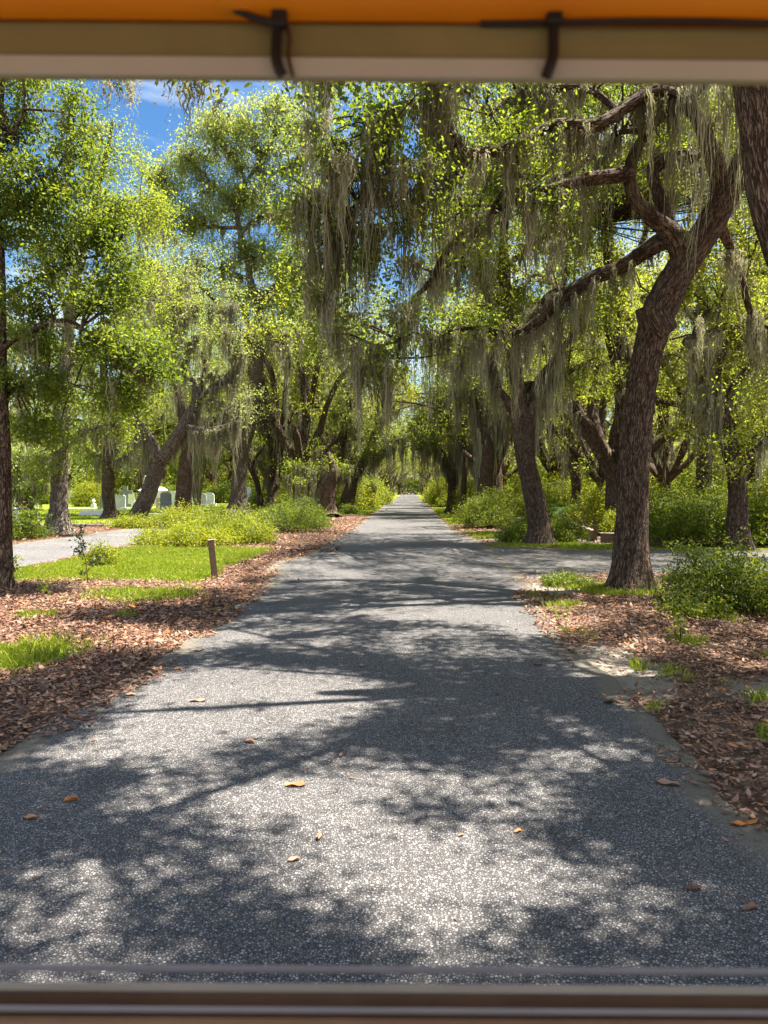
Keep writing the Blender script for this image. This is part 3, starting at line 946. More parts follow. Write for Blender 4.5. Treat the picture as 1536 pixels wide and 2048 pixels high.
hero_tree('live_oak', 'large dark live oak with twisting mossy limbs and a sawn limb stub, right road edge', T1_trunk,
          [Bl, Cl, C2, Dl, El, E2, Fl, Gl, Hl], bare=[A1, A3, A2, A4, D2, D3], stub=[St],
          blobs=[(590, 380, 12.3, .42, .6, .5, 12), (640, 450, 12.3, .40, .6, .6, 13), (570, 480, 12.5, .32, .5, .35, 7), (680, 330, 12.1, .5, .7, .45, 13), (620, 300, 12.1, .3, .5, .4, 6), (735, 290, 12.1, .45, .7, .5, 11),
                 (590, 560, 12.8, .36, .6, .4, 8), (660, 590, 12.8, .5, .7, .45, 13), (700, 500, 12.6, .45, .7, .6, 12), (775, 450, 12.6, .5, .7, .6, 12), (760, 560, 12.9, .45, .7, .5, 11),
                 (715, 690, 13, .45, .7, .5, 14), (770, 720, 13, .4, .6, .5, 11), (660, 680, 13, .32, .5, .4, 7), (820, 330, 12.1, .55, .7, .6, 12), (840, 470, 12.5, .4, .6, .5, 8), (800, 640, 13, .35, .6, .4, 7),
                 (720, 200, 12, .5, .8, .35, 12), (650, 180, 12, .35, .5, .22, 5), (790, 200, 12, .5, .8, .35, 11), (620, 230, 12, .2, .4, .3, 4), (860, 700, 13.2, .3, .6, .35, 5),
                 (1010, 225, 15.2, 1.4, 1.2, .7, 40), (1180, 170, 15.4, 1.4, 1.2, .5, 28), (930, 170, 14.8, 1.1, 1.1, .5, 28), (1330, 100, 15, 2, 2, .7, 30),
                 (1150, 60, 14, 3, 2.5, 1.0, 24), (900, 40, 13.5, 2.4, 2.2, .8, 20), (1450, 30, 15, 2, 2, 1.2, 24)],
          seed=11, leaf=OAK, size=.085, k=27, spread=.26, hexa=True, dens=.5, sl=(.7, 2.0), ntw=3, tl=.7, moss=330, moss_len=.85, moss_wid=.019, moss_k=34,
          seg=56, rough=.016, flare=.55, tbase=.33, tvar=.22, mossA=moss1, moss_blob=1.2)

# ------------------------------------------------------------------ oak leaning in at the right picture edge, its crown over the road
R0_trunk = limb_px([(1690, 1350, 8.0, 175), (1685, 1230, 8.0, 148), (1668, 980, 8.0, 136), (1650, 760, 8.0, 130), (1622, 560, 8.0, 128), (1598, 480, 8.0, 132), (1577, 400, 8.0, 138), (1568, 330, 8.0, 140),
                    (1562, 260, 8.0, 138), (1548, 180, 8.0, 132), (1530, 80, 8.0, 120), (1505, -60, 8.05, 90), (1480, -260, 8.1, 60), (1470, -520, 8.2, 26)])
def WL(rows): return np.array(rows, float)
R0_limbs = [WL([[3.85, 8, 6.9, 0.073], [2.2, 7.6, 7.9, 0.056], [.2, 7.2, 8.5, 0.043], [-1.8, 7.0, 8.7, 0.030], [-3.6, 7.2, 8.1, 0.017], [-4.6, 7.4, 7.4, 0.007]]),
            WL([[3.85, 8, 7.0, 0.066], [2.8, 6.4, 8.0, 0.050], [1.6, 4.8, 8.4, 0.037], [.4, 3.4, 8.3, 0.023], [-.8, 2.2, 7.8, 0.010]]),
            WL([[3.7, 8, 7.6, 0.059], [3.2, 9.6, 9.0, 0.046], [2.2, 11.2, 10.2, 0.033], [1.0, 12.6, 10.8, 0.020], [-.4, 13.6, 10.6, 0.007]]),
            WL([[3.8, 8, 7.2, 0.059], [5.0, 6.4, 8.4, 0.043], [6.0, 4.6, 8.9, 0.030], [6.8, 3.0, 8.7, 0.013]]),
            WL([[3.7, 8, 7.6, 0.056], [5.6, 8.6, 9.0, 0.040], [7.4, 9.4, 9.6, 0.026], [9, 10, 9.4, 0.010]]),
            WL([[3.8, 8, 6.8, 0.046], [2.6, 8.6, 7.4, 0.033], [.8, 9.2, 8.4, 0.023], [-1.2, 9.8, 9.0, 0.010]]),
            WL([[4.3, 8, 4.6, 0.043], [5.2, 8.6, 5.1, 0.033], [6.4, 9.4, 5.0, 0.023], [7.6, 10.2, 4.3, 0.010]])]


def dapple(x0, x1, y0, y1, z0, count, seed, sunny=(), mottled=(), n=13, r=.42, cover=1.0):
    """small leaf sprays added overhead to cast a chosen shade pattern, kept a little apart"""
    g = np.random.default_rng(seed); out = []; tries = 0
    while len(out) < count and tries < count * 60:
        tries += 1
        x, yy = g.uniform(x0, x1), g.uniform(y0, y1)
        z = z0 + .1 * (yy - 8) + g.normal(0, .45)
        gx, gy = x - to_sun.x / to_sun.z * z, yy - to_sun.y / to_sun.z * z          # where its shade falls
        if any(((gx - a) / (c + .30)) ** 2 + ((gy - b) / (d + .26)) ** 2 < 1 for a, b, c, d in sunny): continue
        if any(((gx - a) / c) ** 2 + ((gy - b) / d) ** 2 < 1 for a, b, c, d in mottled) and g.random() < .84: continue
        if any((gx - o[6]) ** 2 + (gy - o[7]) ** 2 < (r * .78 * cover) ** 2 for o in out): continue
        q = g.uniform(.7, 1.25) * r
        out.append((x, yy, z, q, q * g.uniform(.6, 1.1), .2, gx, gy, int(n * g.uniform(.7, 1.4))))
    return [(*o[:6], o[8]) for o in out]


def EL(x0, x1, y0, y1):
    """ground ellipse under a patch of the photo, as centre and half sizes"""
    a, b = G((x0 + x1) / 2, y0), G((x0 + x1) / 2, y1); c, d = G(x0, (y0 + y1) / 2), G(x1, (y0 + y1) / 2)
    return ((c[0] + d[0]) / 2, (a[1] + b[1]) / 2, abs(d[0] - c[0]) / 2, abs(a[1] - b[1]) / 2)


SUNNY = [EL(200, 760, 1335, 1485), EL(130, 420, 1420, 1530), EL(540, 1130, 1655, 1835), EL(300, 560, 1560, 1640), EL(100, 330, 1715, 1800), EL(1250, 1355, 1795, 1855), EL(850, 1010, 1865, 1925),
         EL(1080, 1240, 1480, 1530), EL(1150, 1330, 1320, 1400), EL(960, 1120, 1560, 1640), EL(140, 245, 1860, 1940), EL(560, 800, 1520, 1600)]
MOTT = [EL(700, 1260, 1235, 1345), EL(430, 900, 1180, 1300), EL(620, 1000, 1420, 1520), EL(300, 760, 1480, 1660), EL(0, 320, 1440, 1580), EL(960, 1300, 1300, 1440), EL(900, 1200, 1440, 1560), EL(200, 480, 1780, 1880)]
hero_tree('live_oak', 'thick brown oak trunk cut off by the upper right picture edge', R0_trunk, R0_limbs,
          blobs=[(190, 135, 7.6, .10, .1, .06, 1), (262, 130, 7.6, .08, .1, .05, 1), (385, 150, 7.6, .14, .15, .08, 2), (425, 150, 7.6, .12, .12, .08, 2), (650, 160, 8, .15, .2, .12, 4)],
          wblobs=dapple(.2, 6.7, 3.6, 9.6, 9.2, 300, 5, SUNNY, MOTT, 12, .33, 1.3) + dapple(6.8, 10, 8, 15.5, 9.6, 46, 7, n=9, r=.34, cover=1.8) + dapple(.6, 6.6, 9.4, 12.0, 9.2, 24, 15, [EL(1080, 1240, 1480, 1530), EL(1150, 1330, 1320, 1400), EL(200, 760, 1335, 1485)], (), 10, .30, 1.7) + dapple(1.4, 6.4, 14.6, 17, 10, 18, 16, n=10, r=.34, cover=2.2),  # sprays added overhead to shape the shade on road and right verge
          seed=23, leaf=OAK_DARK, size=.10, k=26, spread=.20, hexa=True, dens=.1, sl=(.8, 2.2), ntw=3, tl=.7, t0=.25, moss=46, moss_len=.55, moss_wid=.018, moss_k=16,
          seg=56, rough=.018, flare=.4, up=.25,
          mossA=[(375, 150, 7.6, 1.3), (383, 165, 7.6, 1.0), (410, 185, 7.6, .8), (225, 160, 7.6, .8), (262, 165, 7.6, .5), (630, 140, 8, 1.7), (645, 150, 8, 1.4)],
          bark=BARK_RED, tbase=.4)


# ------------------------------------------------------------------ near tree on the left edge
L0b = G(8, 1177)
YL = L0b[1]
L0_trunk = limb_px([(6, 1178, YL, 44), (8, 1130, YL, 34), (8, 1000, YL, 28), (7, 880, YL, 25), (3, 760, YL, 22), (1, 640, YL, 20), (0, 520, YL, 18), (-8, 400, YL, 15), (-6, 280, YL, 12), (6, 160, YL, 9), (10, 40, YL, 5)])
L0_limbs = [limb_px(r) for r in (
    [(2, 702, YL, 13), (40, 672, YL - .2, 11), (90, 648, YL - .3, 10), (135, 640, YL - .4, 9), (172, 662, YL - .4, 8), (205, 700, YL - .5, 7), (240, 728, YL - .5, 6), (290, 760, YL - .6, 4)],
    [(2, 600, YL, 11), (40, 575, YL + .2, 9), (100, 548, YL + .4, 7), (160, 520, YL + .5, 5), (220, 510, YL + .6, 3)],
    [(-4, 440, YL, 10), (40, 400, YL + .3, 8), (100, 360, YL + .5, 6), (140, 280, YL + .5, 4), (150, 210, YL + .5, 2)],
    [(4, 800, YL, 9), (40, 770, YL + .5, 8), (90, 745, YL + .8, 6), (150, 770, YL + 1, 4)],
    [(-6, 300, YL, 9), (30, 260, YL - .3, 6), (50, 200, YL - .4, 4), (40, 140, YL - .4, 2)],
    [(0, 560, YL, 9), (-80, 500, YL, 7), (-200, 440, YL, 4)],
    [(0, 680, YL, 9), (-80, 640, YL, 7), (-180, 620, YL, 4)])]
hero_tree('oak', 'slim straight trunked young oak at the left picture edge, crown of glossy green leaves', L0_trunk, L0_limbs,
          blobs=[(12, 240, YL, .42, .6, .8, 40), (150, 245, YL, .3, .4, .75, 26), (50, 370, YL, .9, .9, .6, 64), (170, 430, YL, .9, .8, .7, 60), (60, 490, YL, .9, .9, .6, 50), (225, 495, YL, .6, .7, .55, 40),
                 (190, 575, YL, .8, .8, .4, 44), (60, 600, YL, .8, .8, .4, 34), (130, 690, YL + .3, 1.0, .8, .35, 44), (260, 690, YL, .7, .8, .5, 42), (60, 770, YL, .8, .8, .4, 40), (200, 790, YL + .3, .9, .8, .4, 44),
                 (320, 730, YL, .45, .6, .35, 22), (100, 860, YL + .4, .7, .8, .3, 26), (-120, 400, YL, 1.4, 1.2, 2.5, 120), (40, 60, YL, 1.2, 1.2, 1.0, 60)],
          seed=31, leaf=OAK_DARK, size=.085, k=34, spread=.22, hexa=True, dens=.8, sl=(.3, .8), ntw=3, tl=.35, t0=.3, moss=34, moss_len=.6, moss_wid=.02, seg=32, rough=.010, flare=.35, bark=BARK_RED, tbase=.45, tvar=.25,
          moss_blob=.2)

# ------------------------------------------------------------------ second oak on the right, forked
Y2 = G(1078, 1090)[1]
T2_trunk = limb_px([(1080, 1092, Y2, 56.8), (1078, 1050, Y2, 43.0), (1066, 985, Y2, 38.7), (1052, 920, Y2, 37.8), (1046, 860, Y2, 43.0), (1044, 838, Y2, 39.6)])
T2_limbs = [limb_px(r) for r in (
    [(1040, 850, Y2, 27.5), (1012, 800, Y2, 20.6), (992, 770, Y2, 18.9), (986, 720, Y2, 17.2), (990, 660, Y2, 14.6), (975, 590, Y2, 12.0), (960, 520, Y2, 8.6), (930, 450, Y2, 5.2)],
    [(1046, 850, Y2, 29.2), (1036, 780, Y2, 23.2), (1026, 710, Y2, 21.5), (1016, 640, Y2, 21.5), (1008, 560, Y2, 22.4), (1004, 490, Y2, 18.9), (1010, 420, Y2, 14.6), (1000, 350, Y2, 10.3), (1015, 270, Y2, 5.2)],
    [(1052, 860, Y2, 25.8), (1068, 800, Y2, 17.2), (1076, 760, Y2, 13.8), (1110, 720, Y2 + .5, 12.0), (1150, 660, Y2 + 1, 9.5), (1180, 600, Y2 + 1.4, 6.0)],
    [(1044, 860, Y2, 24.1), (1044, 800, Y2 + .5, 18.9), (1056, 772, Y2 + .6, 17.2), (1090, 770, Y2 + .8, 15.5), (1130, 750, Y2 + 1, 12.0), (1180, 720, Y2 + 1.5, 7.7)],
    [(1006, 540, Y2, 13.8), (1050, 500, Y2 + .4, 11.2), (1110, 470, Y2 + 1, 7.7), (1180, 450, Y2 + 1.4, 4.3)],
    [(1008, 560, Y2, 12.9), (960, 530, Y2 - .5, 9.5), (900, 530, Y2 - 1, 6.0), (860, 570, Y2 - 1.3, 3.4)],
    [(988, 740, Y2, 11.2), (960, 700, Y2 - .4, 8.6), (930, 700, Y2 - .8, 6.0), (890, 740, Y2 - 1, 3.4)])]
hero_tree('live_oak', 'forked live oak with dark narrow trunk on the far corner of the side road', T2_trunk, T2_limbs,
          blobs=[(1010, 400, Y2, 2.2, 2, 1.6, 90), (930, 520, Y2 - .6, 1.8, 1.6, 1.1, 66), (1120, 470, Y2 + 1, 2.0, 1.8, 1.2, 75), (1100, 620, Y2 + 1, 1.8, 1.6, .9, 54), (900, 660, Y2 - .8, 1.4, 1.4, .8, 42), (1180, 620, Y2 + 1.2, 1.4, 1.4, 1.0, 45),
                 (1080, 320, Y2, 2.2, 2, 1.2, 66), (1180, 760, Y2 + 1.4, 1.4, 1.4, .6, 33)],
          wblobs=dapple(7, 15, 18, 27, 10.6, 74, 19, n=12, r=.42, cover=1.6) + dapple(1.2, 7.2, 17, 34, 11.2, 96, 9, n=10, r=.36, cover=2.3),  # sprays added to shade the side road and the road beyond
          seed=41, leaf=OAK, size=.11, k=32, spread=.36, dens=.42, sl=(.9, 2.2), ntw=3, tl=.8, moss=330, moss_len=1.15, moss_wid=.03, moss_k=22, seg=36, rough=.014, flare=.4, tbase=.52, tvar=.22)

# ------------------------------------------------------------------ left row beyond the grass
def base_y(px, py): return G(px, py)[1]

y = base_y(118, 1066)
hero_tree('oak', 'stout straight oak trunk with flaky speckled bark between the left lane and the lawn', limb_px(
    [(117, 1067, y, 60), (118, 1050, y, 42), (119, 1000, y, 33), (120, 940, y, 31), (122, 860, y, 29), (128, 760, y, 26), (140, 640, y, 22), (160, 520, y, 17), (190, 400, y, 12), (215, 300, y, 7), (225, 240, y, 3)]),
    [limb_px(r) for r in (
        [(124, 800, y, 16), (80, 720, y, 12), (30, 670, y, 8), (-20, 650, y, 4)], [(130, 740, y, 16), (200, 660, y - 1, 12), (260, 610, y - 1.5, 8), (310, 600, y - 2, 4)],
        [(142, 630, y, 14), (100, 540, y + 1, 10), (70, 460, y + 1.5, 6)], [(165, 500, y, 12), (230, 430, y - 1, 8), (290, 400, y - 1, 4)], [(120, 900, y, 12), (180, 860, y - 1, 9), (230, 850, y - 1.5, 5)],
        [(195, 390, y, 9), (170, 320, y, 6), (175, 260, y, 3)])],
    blobs=[(225, 310, y, 1.2, 1.3, 1.6, 52), (205, 265, y, .35, .5, .5, 7), (160, 430, y, 2.0, 1.8, 1.4, 65), (280, 420, y - 1, 1.5, 1.3, 1.2, 46), (100, 520, y, 2.2, 2, 1.3, 65), (270, 570, y - 1, 1.8, 1.5, 1.1, 54),
           (60, 680, y, 2, 1.8, 1., 52), (220, 680, y - 1, 1.8, 1.6, .8, 46), (200, 850, y - 1, 1.8, 1.6, .7, 46), (60, 860, y, 2.0, 1.6, .8, 52), (90, 930, y - 1, 1.2, 1, .5, 23)],
    seed=51, leaf=OAK, bark=BARK_PALE, size=.13, k=30, spread=.36, dens=.6, sl=(1., 2.4), ntw=3, tl=.9, moss=90, moss_len=1.0, moss_wid=.035, moss_k=14, seg=30, rough=.02, flare=.5, tbase=.5, tvar=.22, twiglinks=1.2)

y = base_y(222, 1037)
hero_tree('oak', 'straight dark oak trunk with low twig branches beside the round clipped bush', limb_px(
    [(222, 1039, y, 40), (221, 1020, y, 25), (219, 970, y, 21), (217, 900, y, 19), (214, 820, y, 17), (210, 740, y, 13), (205, 660, y, 9), (205, 600, y, 4)]),
    [limb_px(r) for r in ([(220, 930, y, 8), (245, 915, y - 1, 6), (270, 900, y - 1, 3)], [(219, 925, y, 8), (195, 910, y + 1, 6), (170, 895, y + 1, 3)], [(215, 820, y, 10), (260, 760, y, 7), (300, 740, y, 3)],
                           [(212, 780, y, 10), (160, 720, y, 7), (120, 700, y, 3)], [(208, 700, y, 8), (240, 640, y, 5), (260, 600, y, 3)])],
    blobs=[(200, 640, y, 2.6, 2.2, 1.6, 50), (260, 740, y, 2.0, 2, 1.2, 36), (150, 730, y, 2.2, 2, 1.2, 36), (215, 840, y, 2.2, 2, .9, 36), (280, 850, y, 1.8, 1.8, 1., 30), (190, 920, y + 1, 1.6, 1.4, .7, 24)],
    seed=52, leaf=OAK, size=.19, k=20, spread=.46, dens=.7, sl=(1., 2.2), ntw=3, moss=110, moss_len=1.3, moss_wid=.05, moss_k=12, seg=22, rough=.02, flare=.7, tbase=.5)

y = base_y(272, 1050)
hero_tree('live_oak', 'oak with a strongly leaning curved trunk left of the yellow green azaleas', limb_px(
    [(268, 1052, y, 51.5), (276, 1030, y, 38.1), (296, 990, y, 34.7), (314, 940, y, 33.6), (320, 915, y, 38.1)]),
    [limb_px(r) for r in ([(322, 918, y, 29.1), (345, 890, y, 24.6), (368, 855, y, 22.4), (390, 815, y, 20.2), (398, 790, y, 16.8), (375, 745, y, 13.4), (362, 700, y, 9.0), (350, 640, y, 4.5)],
                           [(316, 922, y, 20.2), (308, 890, y, 16.8), (295, 865, y, 14.6), (276, 840, y, 12.3), (258, 815, y, 10.1), (235, 780, y, 5.6)],
                           [(396, 800, y, 12.3), (430, 770, y, 10.1), (465, 740, y, 7.8), (480, 690, y, 4.5)], [(370, 850, y, 12.3), (400, 860, y - 1, 10.1), (440, 855, y - 1.5, 6.7), (480, 840, y - 2, 3.4)])],
    blobs=[(350, 650, y, 2.2, 2, 1.4, 50), (420, 600, y, 2.0, 2, 1.4, 46), (460, 690, y, 1.6, 1.6, 1.1, 30), (340, 560, y, 2, 2, 1.2, 40)],
    seed=53, leaf=OAK_PALE, bark=BARK_PALE, size=.13, k=28, spread=.40, dens=.34, sl=(1., 2.4), ntw=3, moss=280, moss_len=1.4, moss_wid=.04, moss_k=16, seg=26, rough=.02, flare=.4, tbase=.5)

y = base_y(366, 1037)
hero_tree('live_oak', 'dark oak trunk standing upright beside the grey headstones, dividing into two limbs', limb_px(
    [(365, 1039, y, 49.3), (366, 1020, y, 32.5), (368, 970, y, 28.0), (370, 925, y, 28.0), (374, 895, y, 30.2)]),
    [limb_px(r) for r in ([(372, 900, y, 23.5), (370, 860, y, 20.2), (362, 810, y, 16.8), (350, 760, y, 13.4), (330, 700, y, 10.1), (320, 620, y, 5.6)],
                           [(376, 900, y, 24.6), (392, 870, y, 19.0), (420, 850, y, 15.7), (450, 825, y, 12.3), (480, 800, y, 6.7)],
                           [(370, 880, y, 13.4), (385, 840, y, 11.2), (400, 790, y, 9.0), (410, 720, y, 4.5)])],
    blobs=[(330, 600, y, 2.6, 2.4, 2.0, 50), (400, 690, y, 2.4, 2.2, 1.4, 44), (300, 500, y, 2.2, 2.2, 1.8, 40), (290, 420, y, 1.6, 1.6, 1.4, 26), (380, 520, y, 2.2, 2, 1.6, 34)],
    seed=54, leaf=OAK_PALE, size=.14, k=28, spread=.46, dens=.32, sl=(1., 2.6), ntw=3, moss=240, moss_len=1.5, moss_wid=.045, moss_k=14, seg=24, rough=.02, flare=.5, tbase=.55)

y = base_y(475, 1029)
hero_tree('live_oak', 'tall old oak rising above the rest with an open pale crown against the blue sky', limb_px(
    [(470, 1031, y, 48), (473, 1010, y, 37), (476, 960, y, 33), (480, 915, y, 34), (492, 870, y, 30), (505, 820, y, 26), (513, 760, y, 23), (518, 700, y, 23)]),
    [limb_px(r) for r in (
        [(516, 705, y, 20), (518, 650, y, 16), (514, 600, y, 14), (500, 540, y, 12), (487, 490, y, 11), (478, 450, y, 10), (474, 410, y, 9), (490, 370, y, 8), (510, 340, y, 7), (530, 310, y, 6), (548, 270, y, 4), (550, 225, y, 2)],
        [(516, 700, y, 15), (500, 675, y - 1, 13), (470, 660, y - 1.5, 11), (440, 655, y - 2, 8), (410, 665, y - 2.5, 5)], [(519, 705, y, 17), (545, 690, y - 1, 14), (570, 675, y - 1.5, 12), (600, 665, y - 2, 10), (640, 655, y - 3, 6)],
        [(476, 455, y, 8), (440, 455, y, 7), (400, 450, y, 6), (370, 435, y, 5), (320, 425, y, 4), (310, 370, y, 2)], [(474, 410, y, 7), (440, 385, y, 6), (410, 350, y, 4), (380, 320, y, 2)],
        [(490, 370, y, 6), (480, 330, y, 5), (455, 300, y, 4), (440, 250, y, 2)], [(530, 310, y, 5), (510, 290, y, 4), (500, 250, y, 2)], [(510, 340, y, 6), (550, 345, y, 5), (590, 320, y, 4), (615, 290, y, 2)],
        [(480, 470, y, 8), (510, 440, y, 6), (550, 430, y, 4), (590, 440, y, 2)], [(480, 915, y, 15), (455, 890, y, 12), (430, 870, y - 1, 10), (400, 865, y - 1, 5)], [(500, 850, y, 13), (470, 830, y - 1, 10), (440, 800, y - 2, 6)],
        [(514, 600, y, 8), (550, 570, y, 6), (590, 560, y, 3)], [(505, 560, y, 7), (450, 540, y, 5), (400, 530, y, 3)])],
    blobs=[(640, 400, y + 6, 2.4, 2.2, 1.6, 44), (600, 470, y + 6, 2.6, 2.2, 1.6, 44), (670, 520, y + 6, 2.8, 2.2, 1.8, 48), (720, 600, y + 8, 2.8, 2.2, 1.8, 46), (640, 600, y + 6, 2.6, 2.2, 1.5, 40), (770, 680, y + 8, 2.6, 2.2, 1.5, 40), (700, 440, y + 6, 2.4, 2.2, 1.8, 36), (380, 440, y, 1.6, 1.6, .7, 24), (430, 445, y, 1.4, 1.6, .6, 18), (460, 255, y, 2.34, 2.34, 1.69, 86), (550, 250, y, 3.12, 2.60, 1.95, 112), (410, 300, y, 2.47, 2.34, 1.82, 86), (590, 310, y, 2.08, 2.08, 1.95, 76), (500, 320, y, 2.34, 2.21, 1.69, 66), (350, 350, y, 2.60, 2.34, 1.95, 137), (430, 400, y, 2.86, 2.60, 1.56, 121), (330, 440, y, 2.86, 2.60, 1.82, 145),
           (530, 410, y, 2.86, 2.60, 1.56, 113), (600, 400, y, 2.08, 2.08, 1.82, 89), (450, 500, y, 2.60, 2.20, 1.20, 86), (570, 520, y, 2.20, 2.20, 1.40, 81), (400, 570, y, 2.60, 2.40, 1.40, 66), (500, 600, y, 2.40, 2.40, 1.10, 54), (590, 620, y, 2.20, 2.20, 1.30, 54), (430, 640, y, 2.20, 2.20, 1.00, 51),
           (640, 700, y - 2, 2.0, 2, 1.2, 45)],
    seed=55, leaf=OAK_PALE, bark=BARK_PALE, size=.23, k=19, spread=.52, dens=.8, sl=(1., 2.4), ntw=3, tl=1.0, moss=190, moss_len=1.6, moss_wid=.05, moss_k=13, seg=26, rough=.025, flare=.4, tbase=.55, tvar=.2, twiglinks=1.5, moss_blob=.2)

y = base_y(510, 1024)
hero_tree('crooked_tree', 'thin crooked trunk with a knot, just right of the tall oak trunk', limb_px(
    [(520, 1026, y, 16), (519, 1005, y, 12), (516, 985, y, 13), (512, 960, y, 11), (503, 938, y, 10), (496, 915, y, 8), (490, 880, y, 5)]),
    [limb_px(r) for r in ([(502, 938, y, 7), (515, 910, y, 5), (530, 890, y, 3)], [(496, 915, y, 6), (480, 895, y, 4), (470, 880, y, 2)])], seed=56, size=.2, k=14, spread=.4, moss=16, moss_len=1.2, moss_wid=.05, seg=14, rough=.03)

y = base_y(596, 1014)
hero_tree('live_oak', 'straight oak trunk behind the dark bush on the left, draped in long pale moss', limb_px(
    [(594, 1016, y, 34), (595, 1000, y, 23), (596, 960, y, 19), (597, 925, y, 19), (600, 900, y, 17)]),
    [limb_px(r) for r in ([(599, 905, y, 14), (610, 885, y, 12), (640, 870, y, 10), (670, 850, y - 2, 6)], [(596, 930, y, 11), (575, 920, y, 9), (560, 895, y, 7), (550, 850, y, 4)],
                           [(600, 905, y, 12), (598, 860, y, 10), (590, 800, y, 7), (600, 740, y, 3)])],
    blobs=[(600, 790, y, 3.4, 3, 2.0, 44), (540, 830, y, 2.6, 2.4, 1.4, 30), (660, 820, y - 2, 2.6, 2.4, 1.4, 30)],
    seed=57, leaf=OAK, size=.24, k=16, spread=.6, dens=.7, sl=(1.2, 2.8), ntw=3, moss=220, moss_len=2.4, moss_wid=.07, moss_k=16, seg=20, rough=.025, flare=.5, tbase=.5)

y = base_y(655, 1034)
hero_tree('knobbly_oak', 'squat knobbly oak trunk at the left road edge, half veiled in moss', limb_px(
    [(657, 1036, y, 42), (657, 1020, y, 33), (657, 995, y, 28), (660, 970, y, 24), (668, 945, y, 20), (664, 925, y, 14), (655, 905, y, 6)]),
    [limb_px(r) for r in ([(650, 985, y, 12), (632, 965, y, 9), (618, 950, y, 7), (610, 930, y, 3)],)], 
    blobs=[(650, 930, y, 1.0, 1.0, .7, 24), (620, 950, y, .8, .8, .5, 14), (690, 940, y, .8, .8, .5, 14)],
    seed=58, size=.15, k=16, spread=.3, moss=110, moss_len=1.3, moss_wid=.045, seg=24, rough=.04, flare=.3, dens=1.4, bark=BARK_RED)

y = base_y(688, 1024)
hero_tree('live_oak', 'oak with thick reddish trunk leaning right toward the road', limb_px(
    [(684, 1026, y, 42), (688, 1010, y, 34), (695, 985, y, 30), (702, 955, y, 27)]),
    [limb_px(r) for r in ([(701, 962, y, 20), (715, 940, y, 17), (728, 915, y, 15), (742, 880, y - 1, 11), (760, 840, y - 1.5, 7), (790, 810, y - 2, 3)],
                           [(698, 965, y, 16), (685, 930, y, 13), (690, 880, y, 10), (700, 820, y, 6), (690, 760, y, 3)], [(698, 960, y, 14), (670, 935, y, 10), (640, 900, y, 7), (610, 880, y, 3)],
                           [(728, 915, y, 8), (760, 905, y - 1, 6), (790, 890, y - 2, 4)])],
    blobs=[(720, 840, y, 2.2, 2.2, 1.2, 44), (690, 780, y, 2.4, 2.2, 1.4, 44), (780, 860, y - 2, 1.8, 2, 1.0, 26), (640, 850, y, 2.0, 2, 1.2, 30), (740, 900, y - 2, 1.4, 1.4, .7, 26), (760, 760, y - 2, 2.2, 2.2, 1.2, 34)],
    seed=59, leaf=OAK_PALE, bark=BARK_RED, size=.2, k=20, spread=.42, dens=.8, sl=(1, 2.4), ntw=3, moss=210, moss_len=1.5, moss_wid=.05, moss_k=14, seg=22, rough=.025, flare=.4, tbase=.5)

y = base_y(741, 1021)
hero_tree('tree_snag', 'blunt moss covered dead trunk like a pillar at the left verge', limb_px([(740, 1022, y, 24), (740, 1005, y, 20), (741, 985, y, 19), (742, 972, y, 18)]), [],
          stub=[limb_px([(741, 990, y, 19), (742, 975, y, 18.5), (742, 967, y, 15)])], seed=60, moss=0, seg=20, rough=.04, flare=.15, bark=mat_bark('mossy_bark', (.04, .045, .02), (.11, .115, .05), (.2, .2, .10), green=.7))

# ------------------------------------------------------------------ right row further down the road
y = base_y(928, 1029)
hero_tree('live_oak', 'slender bent dark trunk beside the big round bush right of the road', limb_px(
    [(926, 1030, y, 16), (927, 1005, y, 11.5), (928, 965, y, 11), (932, 925, y, 12), (927, 900, y, 11)]),
    [limb_px(r) for r in ([(928, 908, y, 9), (915, 880, y, 8), (905, 840, y, 6), (890, 790, y - 1, 3)], [(931, 915, y, 8), (950, 880, y, 6), (970, 830, y, 3)], [(926, 900, y, 8), (928, 840, y, 6), (940, 770, y, 3)])],
    blobs=[(910, 800, y, 2.4, 2.4, 1.6, 44), (960, 800, y, 2.4, 2.4, 1.6, 36), (870, 840, y - 2, 2.0, 2, 1.0, 24), (930, 720, y, 2.6, 2.4, 1.4, 40)],
    seed=61, leaf=OAK, size=.2, k=19, spread=.46, dens=.8, sl=(1, 2.4), ntw=3, moss=200, moss_len=1.9, moss_wid=.055, moss_k=15, seg=18, rough=.02, tbase=.5)
y = base_y(900, 1027)
hero_tree('live_oak', 'stocky black trunk at the verge behind the slender bent trunk, nearest the road', limb_px(
    [(900, 1028, y, 24), (901, 1005, y, 17), (903, 970, y, 15), (902, 940, y, 15)]),
    [limb_px(r) for r in ([(902, 945, y, 11), (890, 915, y, 9), (870, 880, y - 1, 6), (850, 860, y - 2, 3)], [(903, 945, y, 11), (915, 900, y, 8), (925, 850, y, 4)])],
    blobs=[(870, 850, y - 1, 2.4, 2.4, 1.2, 34), (840, 880, y - 3, 1.8, 2, .8, 20), (910, 820, y, 2.4, 2.4, 1.4, 30)],
    seed=62, leaf=OAK, size=.22, k=18, spread=.5, dens=.8, sl=(1, 2.4), ntw=3, moss=190, moss_len=2.0, moss_wid=.06, moss_k=16, seg=18, rough=.02, tbase=.5)
y = 52.
